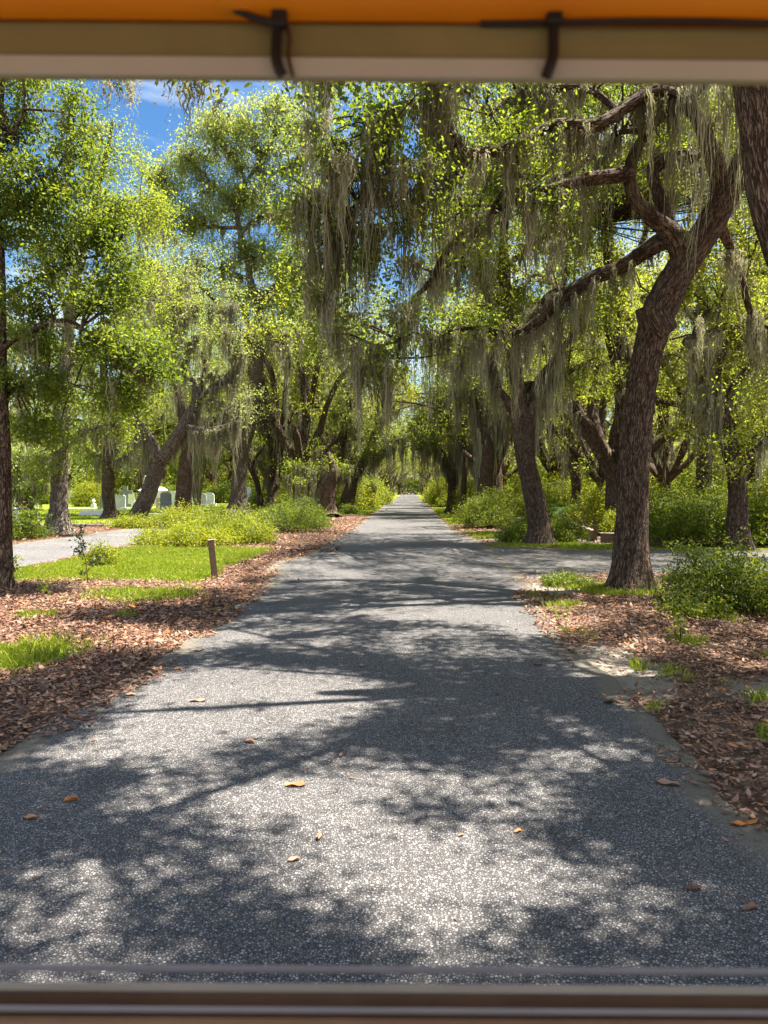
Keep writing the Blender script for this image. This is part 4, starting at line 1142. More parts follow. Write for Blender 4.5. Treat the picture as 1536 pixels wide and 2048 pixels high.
hero_tree('live_oak', 'broad dark trunk half hidden behind the big round bush, draped in heavy moss', limb_px(
    [(966, 1040, y, 36), (967, 1000, y, 28), (968, 950, y, 27), (972, 900, y, 30), (970, 870, y, 26)]),
    [limb_px(r) for r in ([(970, 880, y, 18), (955, 840, y, 14), (945, 790, y, 10), (930, 730, y, 5)], [(972, 890, y, 18), (990, 850, y, 14), (1010, 800, y, 10), (1040, 760, y, 5)], [(970, 880, y, 16), (972, 820, y, 12), (965, 740, y, 8), (970, 660, y, 4)])],
    blobs=[(960, 700, y, 2.6, 2.6, 1.8, 44), (1010, 780, y, 2.4, 2.4, 1.6, 34), (930, 780, y, 2.2, 2.4, 1.4, 30)],
    seed=63, leaf=OAK, size=.19, k=19, spread=.46, dens=.8, sl=(1, 2.4), ntw=3, moss=260, moss_len=2.2, moss_wid=.055, moss_k=16, seg=20, rough=.025, tbase=.52)

# a mossy oak standing in the bushes at the right, moss curtain above the azaleas
y = 25.
hero_tree('live_oak', 'low spreading oak in the bushes at far right with a long moss curtain', limb_px(
    [(1480, 1060, y, 44), (1470, 960, y, 34), (1450, 880, y, 30), (1430, 800, y, 28)]),
    [limb_px(r) for r in ([(1430, 810, y, 22), (1400, 760, y, 17), (1385, 700, y - 1, 12), (1400, 640, y - 1, 8), (1440, 600, y - 1, 4)], [(1440, 830, y, 20), (1480, 760, y, 14), (1530, 700, y, 9), (1600, 670, y, 4)],
                           [(1385, 700, y - 1, 12), (1370, 680, y - 1.5, 10), (1420, 665, y - 2, 8), (1470, 655, y - 2, 6), (1520, 650, y - 2, 4)], [(1432, 810, y, 16), (1440, 720, y, 12), (1480, 620, y, 8), (1500, 520, y, 4)],
                           [(1472, 960, y, 14), (1500, 910, y - 1, 10), (1540, 870, y - 2, 5)])],
    blobs=[(1430, 560, y, 1.8, 1.8, 1.4, 44), (1500, 620, y, 1.6, 1.6, 1.0, 36), (1480, 760, y, 1.6, 1.8, 1.1, 40), (1370, 760, y, 1.2, 1.6, .9, 24), (1500, 480, y, 1.6, 1.8, 1.4, 36), (1420, 860, y + 1, 1.4, 1.6, .8, 30), (1510, 870, y, 1.2, 1.4, .7, 28)],
    mossA=[(1400 + k * 5, 770 + (k % 3) * 25, y - 1, 1.8) for k in range(9)] + [(1380 + k * 9, 700, y - 1, 1.3) for k in range(6)],
    seed=64, leaf=OAK, size=.13, k=24, spread=.34, dens=.9, sl=(.9, 2.2), ntw=3, moss=80, moss_len=1.2, moss_wid=.026, moss_k=18, seg=26, rough=.02, tbase=.72)

# ------------------------------------------------------------------ background wood: four grown oaks, then copies
GR = 'moss hung oaks filling the wood right of the road'
GL = 'oaks filling the wood behind the lawn and graves'
GA = 'oaks lining the far end of the road'
LR = 'leafy moss hung oak of the background wood right of the road'
LL = 'leafy oak of the background wood behind the lawn and graves on the left'
LA = 'moss hung oak lining the far end of the road'
protos = [generic_oak('live_oak', LR, (14.5, 37), 101, 15, 6.0, 3.6, .42, leaf=OAK, group=GR, size=.135, k=21, tbase=.72, moss=120),
          generic_oak('live_oak', LR, (21, 33), 102, 13, 6.5, 3.0, .45, leaf=OAK, group=GR, size=.135, k=21, tbase=.74, moss=100, lean=(.6, .3)),
          generic_oak('live_oak', LR, (10.5, 47), 103, 17, 5.5, 4.5, .40, leaf=OAK, group=GR, size=.145, k=21, tbase=.66, moss=130, lean=(-.5, 0)),
          generic_oak('live_oak', LR, (17, 50), 104, 14, 7.0, 2.6, .50, leaf=OAK, group=GR, size=.145, k=21, tbase=.72, moss=120, nl=7)]
prng = random.Random(3)
rightw = [(6.4, 66, 1.3), (7.2, 56, 1.2), (9.0, 32.6, 1.1), (17.5, 28, 1.2), (11.2, 43, .9), (27, 42), (25, 55), (33, 50), (12, 62), (21, 66), (31, 68), (8.5, 76), (16, 80), (26, 84), (38, 64), (42, 48), (34, 36), (29, 27), (38, 27), (11, 95), (21, 100), (33, 100), (46, 84), (55, 62), (45, 104)]
for i, (x, yy, *sc) in enumerate(rightw):
    copy_thing(protos[prng.randrange(4)], (x, yy, 0), prng.uniform(0, 6.28), sc[0] if sc else prng.uniform(1.05, 1.4), LR, GR)
leftw = [(-6.8, 74), (-9.0, 61), (-12.5, 67), (-19, 88), (-33, 96), (-9.5, 76), (-41, 97), (-14.5, 80), (-24, 98), (-52, 86), (-28, 102), (-37, 104), (-46, 96), (-60, 88), (-22, 100), (-31, 110), (-43, 112), (-58, 104), (-68, 92), (-17, 88), (-15, 112), (-75, 112), (-24, 126), (-50, 128), (-86, 98), (-66, 124), (-38, 128)]
for i, (x, yy) in enumerate(leftw):
    copy_thing(protos[prng.randrange(4)], (x, yy + (16 if x < -18 else 0), 0), prng.uniform(0, 6.28), prng.uniform(1.2, 1.55), LL, GL)
far = [(-6.2, 88), (6.0, 92), (-6.6, 104), (6.4, 108), (-6.0, 120), (6.2, 124), (-6.4, 138), (6.6, 142), (-6, 158), (6.2, 162), (-6.4, 178), (6.4, 180), (-10, 96), (-11, 130), (12, 132), (-3.5, 250), (4, 252), (-8, 240), (9, 242), (-12, 160), (13, 165), (-16, 200), (16, 205), (-5, 205), (5, 208)]
for i, (x, yy) in enumerate(far):
    copy_thing(protos[(0, 2, 1, 3)[i % 4]], (x, yy, 0), prng.uniform(0, 6.28), prng.uniform(.95, 1.25), LA, GA)


def far_wood():
    rng = np.random.default_rng(77)
    A = []
    def wall(x0, y0, x1, y1, n, h):
        t = rng.uniform(0, 1, n)
        x = x0 + (x1 - x0) * t + rng.normal(0, 3, n); yy = y0 + (y1 - y0) * t + rng.normal(0, 3, n)
        top = h * (.7 + .5 * fbm(x * .12, yy * .12, 91))
        z = rng.uniform(0, 1, n) ** .8 * top + .3
        A.append(np.stack([x, yy, z], 1))
    wall(-130, 60, -95, 145, 5200, 17); wall(-95, 145, -14, 262, 8000, 18); wall(-14, 275, 16, 275, 2200, 18); wall(14, 262, 60, 130, 6000, 18); wall(60, 130, 68, 20, 7000, 18); wall(-60, 140, -14, 170, 5000, 10); wall(14, 150, 50, 110, 5000, 10)
    wall(-150, 50, -105, 150, 4200, 6); wall(-105, 150, -14, 268, 5200, 6); wall(-14, 278, 16, 278, 1200, 6); wall(14, 262, 72, 120, 4200, 6)
    A = np.concatenate(A)
    c, t = cluster_pts(A, 10, np.full(len(A), .9), rng, .7, .5, .2) if False else cluster_pts(A, 10, .9, rng, .7, .5, .2)
    tag(obj('far_wood', leaf_mesh('far_wood', c, .55, t, rng, False, .5), OAK), 'distant wood closing the view all round', 'wood', kind='stuff')


far_wood()


# ------------------------------------------------------------------ shrubs and small plants
def shrub(name, label, base, rx, ry, h, n, seed, leaf=AZALEA, size=.07, k=26, spread=.13, stems=14, hexa=False, tbase=.5, tvar=.22, cat='bush', group=None, low=.12, lump=.8, flat=.6):
    rng = np.random.default_rng(seed)
    n = int(n * 1.6)
    root = thing(name, label, cat, (base[0], base[1], 0), 0, group)
    v = unit(rng.normal(size=(n, 3)) * np.array([1, 1, .9])); v[:, 2] = np.abs(v[:, 2])
    rad = rng.uniform(.1, 1, n) ** .38
    lm = 1 + lump * (fbm(v[:, 0] * 2.2 + 5 + seed, v[:, 1] * 2.2 + v[:, 2] * 1.7, seed) - .55) * 1.6
    lm = lm * np.where(rng.random(n) < .12, 1.22, 1.0)
    q = v * (rad * lm)[:, None] * np.array([rx, ry, h * (1 - low)])
    q[:, 2] += h * low
    tb = Tubes()
    for _ in range(stems):
        e = q[rng.integers(n)]
        s0 = np.array([rng.normal(0, rx * .18), rng.normal(0, ry * .18), -.04])
        m = (s0 + e) / 2 + rng.normal(0, .08 * h, 3); m[2] = max(m[2], .05) * 1.1
        tb.add(cr(np.array([s0, m, e]), 7), np.linspace(.006 + .008 * h, .003, 7), 5)
    obj('stems', tb.mesh('stems'), BARK_RED, root)
    c, t = cluster_pts(q, k, spread, rng, flat, tbase, tvar, .12)
    c[:, 2] = np.maximum(c[:, 2], .015)
    obj('foliage', leaf_mesh('foliage', c, size, t, rng, hexa, .42, .1, 1.3), leaf, root)
    return root


def at(px, py): 
    g = G(px, py); return g[0], g[1]


# left, along the road
shrub('azalea_bush', 'bright yellow green azalea bush behind the wooden post', (-7.6, 25.4), 1.5, 1.2, .82, 360, 201, AZALEA_YEL, .085, 20, .15, 26)
shrub('azalea_bush', 'low sunlit azalea bush nearest the left lane', (-9.2, 26.6), .8, .9, .55, 150, 202, AZALEA_YEL, .085, 20, .15, 14)
shrub('azalea_bush', 'sunlit azalea bush right of the wooden post, bare twigs at its right edge', (-6.0, 27.2), 1.1, 1.3, .92, 320, 203, AZALEA_YEL, .085, 20, .15, 26, tbase=.42)
shrub('azalea_bush', 'green azalea bush at the foot of the tall oak', (-8.0, 32.5), 2.0, 1.6, 1.05, 360, 204, AZALEA, .09, 24, .2, 20, tbase=.6)
shrub('azalea_bush', 'dark green tall azalea bush left of the road before the squat broken oak', (-5.7, 34.6), 1.7, 1.7, 1.5, 420, 205, AZALEA, .085, 26, .18, 22, tbase=.38)
shrub('azalea_bush', 'dark azalea bush at the roadside end of the left bush row', (-5.0, 37.5), 1.0, 1.2, 1.2, 260, 206, AZALEA, .09, 24, .18, 16, tbase=.33)
shrub('azalea_bush', 'yellowish azalea bush between the two dark upright oaks on the left', (-11.6, 37.5), 1.7, 1.5, 1.0, 300, 207, AZALEA_YEL, .1, 22, .2, 14)
shrub('azalea_bush', 'low yellow green bush around the foot of the leaning oak', (-14.3, 37.6), 1.2, 1.0, .6, 180, 208, AZALEA_YEL, .1, 22, .18, 10)
shrub('ground_shrub', 'tiny dark shrub at the foot of the leaning reddish oak', at(700, 1028), .7, .7, .7, 120, 209, AZALEA, .12, 18, .2, 8, tbase=.4)
shrub('round_bush', 'clipped dome shaped bright yellow green bush on the lawn', (at(182, 1013)[0], at(182, 1013)[1]), 2.15, 2.1, 2.75, 900, 210, AZALEA_YEL, .16, 22, .22, 12, lump=.12, low=.05, tbase=.5, tvar=.12)
shrub('flowering_bush', 'dark bush with whitish top beside the slim left oak', (at(22, 1078)[0], at(22, 1078)[1]), 1.3, 1.1, 1.15, 260, 211, AZALEA, .10, 24, .17, 14, tbase=.35)
shrub('roadside_bush', 'big rounded bush left of the road near its far end', (-5.2, 82), 2.4, 3.2, 3.4, 420, 212, AZALEA, .22, 20, .42, 12, tbase=.5)
shrub('roadside_bush', 'smaller bush left of the road near its far end', (-3.9, 96), 1.6, 3, 2.2, 260, 213, AZALEA_YEL, .24, 18, .4, 10, tbase=.5)
shrub('roadside_bush', 'yellowish bush right of the road near its far end', (3.8, 84), 1.5, 4, 3.2, 360, 214, AZALEA_YEL, .22, 20, .42, 12)
shrub('roadside_bush', 'tall leafy bush right of the road beside the stocky black trunk', (5.2, 70), 1.9, 3, 3.4, 380, 215, AZALEA, .2, 20, .4, 12, tbase=.62)
shrub('roadside_bush', 'farthest small bush at the right edge of the road', (3.6, 110), 1.3, 5, 2.6, 220, 216, AZALEA_YEL, .26, 18, .45, 10)
# right
shrub('azalea_bush', 'big round azalea bush right of the road under the bent trunk', (3.9, 38.0), 1.35, 1.5, 1.75, 480, 221, AZALEA, .09, 26, .19, 22, tbase=.5)
shrub('azalea_bush', 'dark azalea growing round the left foot of the forked oak', (3.9, 27.6), .7, .7, .75, 160, 222, AZALEA, .075, 24, .13, 12, tbase=.3)
shrub('azalea_bush', 'small azalea at the right foot of the forked oak', (5.7, 27.6), .75, .7, .95, 200, 223, AZALEA, .075, 24, .14, 12, tbase=.45)
shrub('azalea_bush', 'bushy azalea behind the forked oak before the wooden edging', (5.6, 32.5), 1.1, 1.1, 1.0, 240, 224, AZALEA, .09, 24, .2, 16, tbase=.45)
shrub('azalea_bush', 'glowing yellow bush behind the timber edging left of the large oak trunk', (9.3, 34.5), 1.6, 1.5, 2.4, 420, 225, AZALEA_YEL, .12, 18, .22, 18)
shrub('azalea_bush', 'lower yellow bush in front of the glowing yellow one', (8.7, 31.6), .8, .8, 1.2, 200, 226, AZALEA_YEL, .08, 24, .16, 12)
shrub('azalea_bush', 'large green azalea hedge right of the large oak trunk beyond the side road', (9.7, 26.9), 2.1, 1.4, 1.95, 640, 227, AZALEA, .10, 19, .17, 26, tbase=.42)
shrub('azalea_bush', 'large green azalea at the right picture edge beyond the side road', (12.7, 26.8), 2.1, 1.4, 2.0, 640, 228, AZALEA, .10, 19, .17, 26, tbase=.5)
shrub('azalea_bush', 'sunlit yellow azalea high at the right picture edge', (14.4, 28.6), 1.6, 1.4, 2.35, 400, 229, AZALEA_YEL, .10, 20, .18, 18)
shrub('azalea_bush', 'tall background azalea behind the hedge', (11.6, 30.5), 2.4, 1.5, 2.3, 480, 230, AZALEA, .11, 18, .2, 18, tbase=.45)
shrub('azalea_bush', 'twiggy foreground azalea at the right edge before the side road', (5.3, 12.6), 1.1, 1.0, 1.06, 440, 231, AZALEA, .06, 15, .12, 80, hexa=True, tbase=.36, tvar=.26, lump=.8)
shrub('azalea_bush', 'lower leafy bush at the right picture edge nearest the camera', (6.3, 11.6), .9, .9, .8, 340, 232, AZALEA, .06, 16, .12, 40, hexa=True, tbase=.4, tvar=.26, lump=.8)
shrub('leafy_weed', 'low green weeds under the foreground azalea', (4.5, 11.7), .55, .4, .30, 90, 233, AZALEA, .06, 16, .10, 10, hexa=True, tbase=.5)
shrub('low_fern', 'low grey green fern clump left of the large oak foot', (3.25, 15.4), .62, .3, .22, 120, 234, AZALEA, .05, 18, .08, 8, tbase=.3, cat='fern')
for i, (x, yy, h, lb) in enumerate(((7.5, 42, 1.8, 'bush behind the palm on the right'), (12, 40, 2.4, 'tall bush in the shade of the right background wood'), (16, 34, 2.4, 'bush at the far right behind the azaleas'), (19, 40, 2.6, 'large bush deep in the wood at far right'),
                                   (5.6, 48, 1.6, 'bush behind the big round bush on the right'), (13.5, 47, 2.2, 'bush deep behind the timber edging'), (9.5, 58, 2.2, 'distant bush between the right trunks'), (16.5, 56, 2.5, 'distant bush deep in the right wood'), (7.5, 64, 2.6, 'distant bush near the right verge'))):
    shrub('understorey_bush', lb, (x, yy), 2.0, 1.6, h, 300, 240 + i, AZALEA_YEL if i % 3 == 2 else AZALEA, .13, 22, .28, 12, tbase=.55)
for i, (x, yy, h, lb) in enumerate(((-20, 95, 3, 'bush behind the graves nearest the road'), (-34, 100, 3.4, 'wide bush behind the clipped dome bush'), (-48, 95, 3, 'bush at the far left end of the lawn'), (-13, 72, 1.8, 'small bush behind the moss draped oak'), (-9, 66, 1.6, 'bush at the foot of the straight moss draped oak'), (-27, 104, 3, 'bush at the back of the graves'))):
    shrub('graveyard_bush', lb, (x, yy), 3.0, 2, h, 260, 260 + i, AZALEA, .25, 20, .5, 10, tbase=.5)


ub = [o for o in COL.objects if o.name.startswith('understorey_bush')]
GU = 'understorey bushes deep in the wood right of the road'
for i in range(34):
    x, yy = prng.uniform(8, 46), prng.uniform(44, 100)
    if i > 20: x, yy = prng.uniform(4.6, 9), prng.uniform(52, 130)
    copy_thing(ub[i % len(ub)], (x, yy, 0), prng.uniform(0, 6.28), prng.uniform(.9, 1.5), 'leafy understorey bush deep in the wood right of the road', GU)
GV = 'understorey bushes along the left far side of the road'
for i in range(16):
    copy_thing(ub[i % len(ub)], (prng.uniform(-9, -4.4), prng.uniform(62, 130), 0), prng.uniform(0, 6.28), prng.uniform(.9, 1.5), 'leafy understorey bush along the far left side of the road', GV)


def stem_plant(name, label, base, h, n, seed, leaf, size, lean=(0, 0), side=.32, pairs=9):
    """one upright stem with side twigs and pointed leaves"""
    rng = np.random.default_rng(seed)
    root = thing(name, label, 'plant', (base[0], base[1], 0))
    tb = Tubes(); A = []
    st = wander(np.array([0, 0, -.03]), np.array([lean[0], lean[1], 1.]), h, 9, .06, .05, rng)
    tb.add(st, np.linspace(.012, .003, 9), 6)
    for k in range(pairs):
        p, T = along(st, .22 + .78 * (k + .5) / pairs)
        d = rng.normal(size=3); d[2] = .35; 
        tp = wander(p, d, side * rng.uniform(.5, 1.2) * (1.1 - .5 * k / pairs), 5, .15, .02, rng)
        tb.add(tp, np.linspace(.005, .002, 5), 4)
        A += [along(tp, f)[0] for f in (.45, .7, .95)]
    A.append(st[-1])
    obj('stem', tb.mesh('stem'), BARK, root)
    c, t = cluster_pts(np.array(A), n, .055, rng, .7, .4, .2)
    obj('foliage', leaf_mesh('foliage', c, size, t, rng, True, .38, .3, .8), leaf, root)
    return root


stem_plant('sapling', 'dark leaved waist high sapling standing at the lawn edge on the left', at(175, 1166), 1.12, 8, 301, DARKLEAF, .085)
shrub('yellow_plant', 'soft yellow leafy plant just behind the dark sapling', (at(205, 1135)[0], at(205, 1135)[1]), .42, .3, .62, 90, 302, AZALEA_YEL, .06, 16, .09, 10, hexa=True, cat='plant')
stem_plant('weed', 'small weed with pale top growing in the leaf litter near the slim left oak', at(95, 1195), .3, 5, 303, AZALEA, .06, side=.12, pairs=5)
stem_plant('young_tree', 'thin young lawn tree with a small crown on the far lawn', at(71, 1029), 2.6, 10, 304, OAK, .28, side=1.2, pairs=9)
for i, (px, py, h, lb) in enumerate(((28, 1160, .5, 'leafy sprout leaning out at the foot of the slim left oak'), (470, 1085, .55, 'small bright sprout before the azalea row on the left'), (1360, 1285, .28, 'bright grass like sprout in the litter left of others on the right verge'),
                                     (1500, 1180, .6, 'broad leaved sprout in front of the foreground azalea'))):
    stem_plant('sprout', lb, at(px, py), h, 5, 310 + i, AZALEA, .075, side=.2, pairs=6)

# vase shaped moss hung tree on the far lawn, and the smooth stemmed myrtle behind the bushes
bx, by = at(46, 1021)
tkv = np.array([[bx, by, 0, .7], [bx, by, .7, .55], [bx + .1, by, 1.5, .5]])
hero_tree('vase_tree', 'low vase shaped tree hung with grey moss standing on the far lawn', tkv,
          [np.array([[bx, by, 1.2, .3], [bx + dx * .5, by + dy * .5, 2.6, .2], [bx + dx, by + dy, 4.2, .08]]) for dx, dy in ((-2.6, 0), (-1.3, 1), (.2, -1), (1.6, .6), (2.6, 0))],
          wblobs=[(bx, by, 4.8, 3.2, 2.4, 1.4, 60), (bx - 2, by, 5.6, 2.4, 2.4, 1.3, 40), (bx + 2, by, 5.4, 2.4, 2.4, 1.2, 40)], seed=320, leaf=OAK_PALE, size=.26, k=14, spread=.5, dens=.7, ntw=2, moss=150, moss_len=1.8, moss_wid=.09, moss_k=14, seg=14, rough=.03)
mx, my = at(395, 1026)
rngm = np.random.default_rng(33)
hero_tree('crape_myrtle', 'smooth tan multi stemmed small tree between the two dark upright oaks', np.array([[mx, my, 0, .12], [mx, my, 1.2, .1], [mx + .1, my, 3, .08], [mx + .3, my, 5, .03]]),
          [np.array([[mx + a * .3, my + b * .3, -.05, .09], [mx + a * .5, my + b * .5, 1.2, .08], [mx + a * 1.0, my + b, 3.0, .06], [mx + a * 1.9, my + b * 1.9, 5.2, .02]]) for a, b in ((.5, 0), (-.4, .2), (.2, .4), (-.15, -.3), (.35, -.3), (-.6, -.1))],
          seed=321, leaf=OAK, bark=MYRTLE, size=.16, k=16, spread=.4, dens=.9, t0=.6, ntw=3, moss=10, moss_len=.8, moss_wid=.05, seg=10, rough=.006)


# sago palm behind the edging
def palm():
    rng = np.random.default_rng(8)
    x, yy = 7.9, 38.6
    root = thing('sago_palm', 'dark fern like palm with arching fronds behind the forked oak', 'palm', (x, yy, 0))
    tb = Tubes(); tb.add([[0, 0, -.05], [0, 0, .3], [0, 0, .75]], [.22, .24, .16], 14, 10, .02)
    obj('trunk', tb.mesh('trunk'), BARK, root)
    for k in range(26):
        az = k * 2.4 + rng.uniform(-.2, .2); el = rng.uniform(.25, 1.25); L = rng.uniform(1.1, 1.5)
        t = np.linspace(0, 1, 26)
        r = L * (t * math.cos(el) + .12 * t * t); z = .75 + L * (t * math.sin(el) - .62 * t * t)
        M = np.stack([np.cos(az) * r, np.sin(az) * r, z], 1)
        T = unit(np.gradient(M, axis=0)); S = np.cross(T, [0, 0, 1.]); S = unit(S)
        V, F = [], []
        for s in (-1, 1):
            for i in range(2, 26):
                ll = .26 * math.sin(math.pi * min(1, .12 + t[i] * .86)) + .03
                d = S[i] * s * .82 + T[i] * .55; b = T[i] * .014
                e = M[i] + d * ll + np.array([0, 0, -.06 * ll])
                n0 = len(V); V += [M[i] - b, M[i] + b, e + b * .3, e - b * .3]; F.append([n0, n0 + 1, n0 + 2, n0 + 3])
        for i in range(25):
            n0 = len(V); w = S[i] * .008; V += [M[i] - w, M[i] + w, M[i + 1] + w, M[i + 1] - w]; F.append([n0, n0 + 1, n0 + 2, n0 + 3])
        obj('frond', mesh_np('frond', np.array(V), np.array(F), {'tint': np.full(len(V), rng.uniform(.2, 1))}, smooth=False), FROND, root)


palm()


# ------------------------------------------------------------------ solid things
def bev(bm, w=.01, seg=2):
    bmesh.ops.bevel(bm, geom=bm.edges[:], offset=w, segments=seg, affect='EDGES', profile=.6)


def box_bm(sx, sy, sz, loc=(0, 0, 0), w=.01, rot=None, taper=1.0):
    bm = bmesh.new()
    bmesh.ops.create_cube(bm, size=1)
    for v in bm.verts:
        k = taper if v.co.z > 0 else 1
        v.co = Vector((v.co.x * sx * k, v.co.y * sy * k, v.co.z * sz))
    if w: bev(bm, w)
    if rot is not None: bmesh.ops.transform(bm, matrix=rot, verts=bm.verts)
    bmesh.ops.translate(bm, vec=loc, verts=bm.verts)
    return bm


def bm_obj(name, bm, mat, parent=None, smooth=False):
    me = bpy.data.meshes.new(name); bm.to_mesh(me); bm.free()
    if smooth:
        me.polygons.foreach_set('use_smooth', [True] * len(me.polygons))
    return obj(name, me, mat, parent)


def lathe_bm(prof, seg=20):
    bm = bmesh.new(); rings = []
    for r, z in prof:
        rings.append([bm.verts.new((r * math.cos(a), r * math.sin(a), z)) for a in np.linspace(0, 2 * math.pi, seg, endpoint=False)])
    for a, b in zip(rings, rings[1:]):
        for i in range(seg): bm.faces.new((a[i], a[(i + 1) % seg], b[(i + 1) % seg], b[i]))
    bm.faces.new(rings[-1]); bm.faces.new(rings[0][::-1])
    return bm


def arch_bm(w, d, h, rnd=True, loc=(0, 0, 0), seg=12):
    """an upright slab, round headed or with shoulders"""
    pts = [(-w / 2, 0), (w / 2, 0)]
    if rnd:
        hh = h - w * .32
        pts += [(w / 2 * math.cos(a), hh + w * .32 * math.sin(a)) for a in np.linspace(0, math.pi, seg)]
    else:
        pts += [(w / 2, h * .9), (w * .36, h), (-w * .36, h), (-w / 2, h * .9)]
    bm = bmesh.new()
    f = bm.faces.new([bm.verts.new((x, -d / 2, z)) for x, z in pts])
    g = bmesh.ops.extrude_face_region(bm, geom=[f])
    bmesh.ops.translate(bm, vec=(0, d, 0), verts=[v for v in g['geom'] if isinstance(v, bmesh.types.BMVert)])
    bmesh.ops.recalc_face_normals(bm, faces=bm.faces)
    bmesh.ops.translate(bm, vec=loc, verts=bm.verts)
    return bm


# wooden marker post at the lawn edge, leaning a little to the left
pg = at(430, 1157)
post = thing('wooden_post', 'leaning weathered square timber post standing at the lawn edge', 'post', (pg[0], pg[1], 0), R(24))
post.rotation_euler = (R(1.0), R(-6.0), R(24))
bm = box_bm(.125, .125, .92, (0, 0, .41), .006)
bm_obj('post', bm, WOODPOST, post)
bm = box_bm(.129, .129, .02, (0, 0, .875), .006)
bm_obj('cut_top', bm, mat_plain('cut_wood', (.34, .25, .16), .85, .2, 0, .3, 30), post)

# timber edging of the bed on the right
def edging(name, label, a, b, h, th, mat=None):
    a, b = np.array(a), np.array(b); d = b - a; L = np.linalg.norm(d)
    root = thing(name, label, 'edging', (*((a + b) / 2), 0), math.atan2(d[1], d[0]))
    bm_obj('board', box_bm(L, th, h, (0, 0, h / 2 - .03), .012), mat or WOODPOST, root)
    bm_obj('cap', box_bm(L + .02, th + .03, .03, (0, 0, h - .012), .008), mat_plain('bleached_wood', (.42, .36, .29), .85, .2, 0, .25, 20, .3), root)
    return root


edging('bed_edging', 'long low timber edging running back beside the dirt path', (7.05, 28.6), (7.75, 36.5), .42, .14)
bm_obj_post = bm_obj('stake', box_bm(.12, .12, .66, (0, 0, .31), .01, None, .9), WOODPOST)
bm_obj_post.location = (7.0, 28.2, 0); tag(bm_obj_post, 'short dark stake at the near end of the long timber edging', 'stake')
edging('bed_edging', 'short mossy edging piece right of the short dark stake', (7.15, 28.0), (8.1, 27.6), .36, .16)
edging('bed_edging', 'dark edging log just left of the large oak trunk', (8.2, 26.9), (9.6, 26.3), .30, .2)
bench = thing('stone_slab', 'pale low stone bench half hidden behind the forked oak', 'bench', (5.2, 39.5, 0), R(8))
bm_obj('seat', box_bm(1.6, .45, .10, (0, 0, .43), .02), STONE, bench)
for s in (-1, 1): bm_obj('support', box_bm(.22, .36, .40, (s * .5, 0, .18), .02), STONE, bench)


# graves beyond the left lane
def grave(kind, label, px, py, w, h, mat=STONE, rz=0., Y=None):
    g = at(px, py) if Y is None else tuple(P(px, py, Y)[:2])
    root = thing({'slab': 'headstone', 'tall': 'headstone', 'ledger': 'grave_slab', 'obelisk': 'obelisk', 'urn': 'grave_monument', 'cross': 'grave_cross', 'wall': 'grave_border', 'mausoleum': 'tomb'}[kind],
                 label, 'grave', (*g, 0), rz)
    if kind in ('slab', 'tall'):
        bm_obj('plinth', box_bm(w * 1.35, .5, .28, (0, 0, .11), .02), mat, root)
        bm_obj('stone', arch_bm(w, .22, h - .25, kind == 'slab', (0, 0, .25)), mat, root)
    elif kind == 'ledger':
        bm_obj('base', box_bm(w * 1.05, 1.1, .16, (0, 0, .06), .02), mat, root)
        bm_obj('slab', box_bm(w, 1.0, h, (0, 0, .14 + h / 2), .03), mat, root)
    elif kind == 'obelisk':
        bm_obj('plinth', box_bm(w * 1.7, w * 1.7, .5, (0, 0, .22), .03), mat, root)
        bm_obj('shaft', box_bm(w, w, h - .7, (0, 0, .47 + (h - .7) / 2), .02, None, .7), mat, root)
        bm_obj('point', box_bm(w * .7, w * .7, .24, (0, 0, h - .7 + .47 + .12), 0, None, .05), mat, root)
    elif kind == 'urn':
        bm_obj('pedestal', box_bm(w, w, h * .55, (0, 0, h * .27), .03, None, .88), mat, root)
        bm_obj('urn', lathe_bm([(w * .3, h * .54), (w * .14, h * .62), (w * .42, h * .78), (w * .38, h * .88), (w * .2, h * .92), (w * .3, h)]), mat, root, True)
    elif kind == 'cross':
        bm_obj('plinth', box_bm(w * .9, .5, .4, (0, 0, .17), .03), mat, root)
        bm_obj('upright', box_bm(w * .28, .18, h - .36, (0, 0, .36 + (h - .36) / 2), .015), mat, root)
        bm_obj('arm', box_bm(w, .174, w * .27, (0, 0, h * .72), .015), mat, root)
    elif kind == 'wall':
        bm_obj('kerb', box_bm(w, .2, h, (0, 0, h / 2 - .02), .02), mat, root)
        for s in (-1, 1): bm_obj('corner_block', box_bm(.34, .34, h * 1.5, (s * w / 2, 0, h * .72), .03), mat, root)
    elif kind == 'mausoleum':
        bm_obj('wall', box_bm(w, w * .8, h * .7, (0, 0, h * .34), .03), mat, root)
        bm_obj('roof', box_bm(w * 1.12, w * .92, h * .18, (0, 0, h * .78), .04, None, .6), mat, root)
        bm_obj('door', box_bm(w * .3, .06, h * .48, (0, -w * .4 - .02, h * .24), .01), DARKSTONE, root)
    return root


grave('tall', 'blue grey squared headstone on a pale base left of the dark upright oak', 332, 1031, .80, 1.75, DARKSTONE)
grave('wall', 'long pale stone kerb under the blue grey headstone', 338, 1034, 3.4, .28, STONE)
grave('tall', 'grey headstone just right of the trunk beside the round clipped bush', 238, 1021, 1.25, 1.45, STONE)
grave('tall', 'dark grey blocky headstone left of the trunk beside the round clipped bush', 211, 1019, 1.0, 1.35, DARKSTONE)
grave('cross', 'pale figure like cross stone behind the leaning oak', 252, 1014, 1.5, 2.3, DARKSTONE)
grave('ledger', 'low white ledger slab lying on the lawn before the round bush', 199, 1031, 2.6, .22, MARBLE)
grave('urn', 'small white statue like urn beside the round bush', 187, 1018, .45, 1.0, MARBLE)
grave('wall', 'thin white kerb on the lawn left of the small white urn', 172, 1019, 3.6, .14, MARBLE)
grave('slab', 'white round headed stone left of the leaning oak', 262, 1012, .9, 1.6, MARBLE)
grave('mausoleum', 'white tomb in the sun between the leaning oak and the blue grey headstone', 308, 1008, 3.0, 2.6, MARBLE)
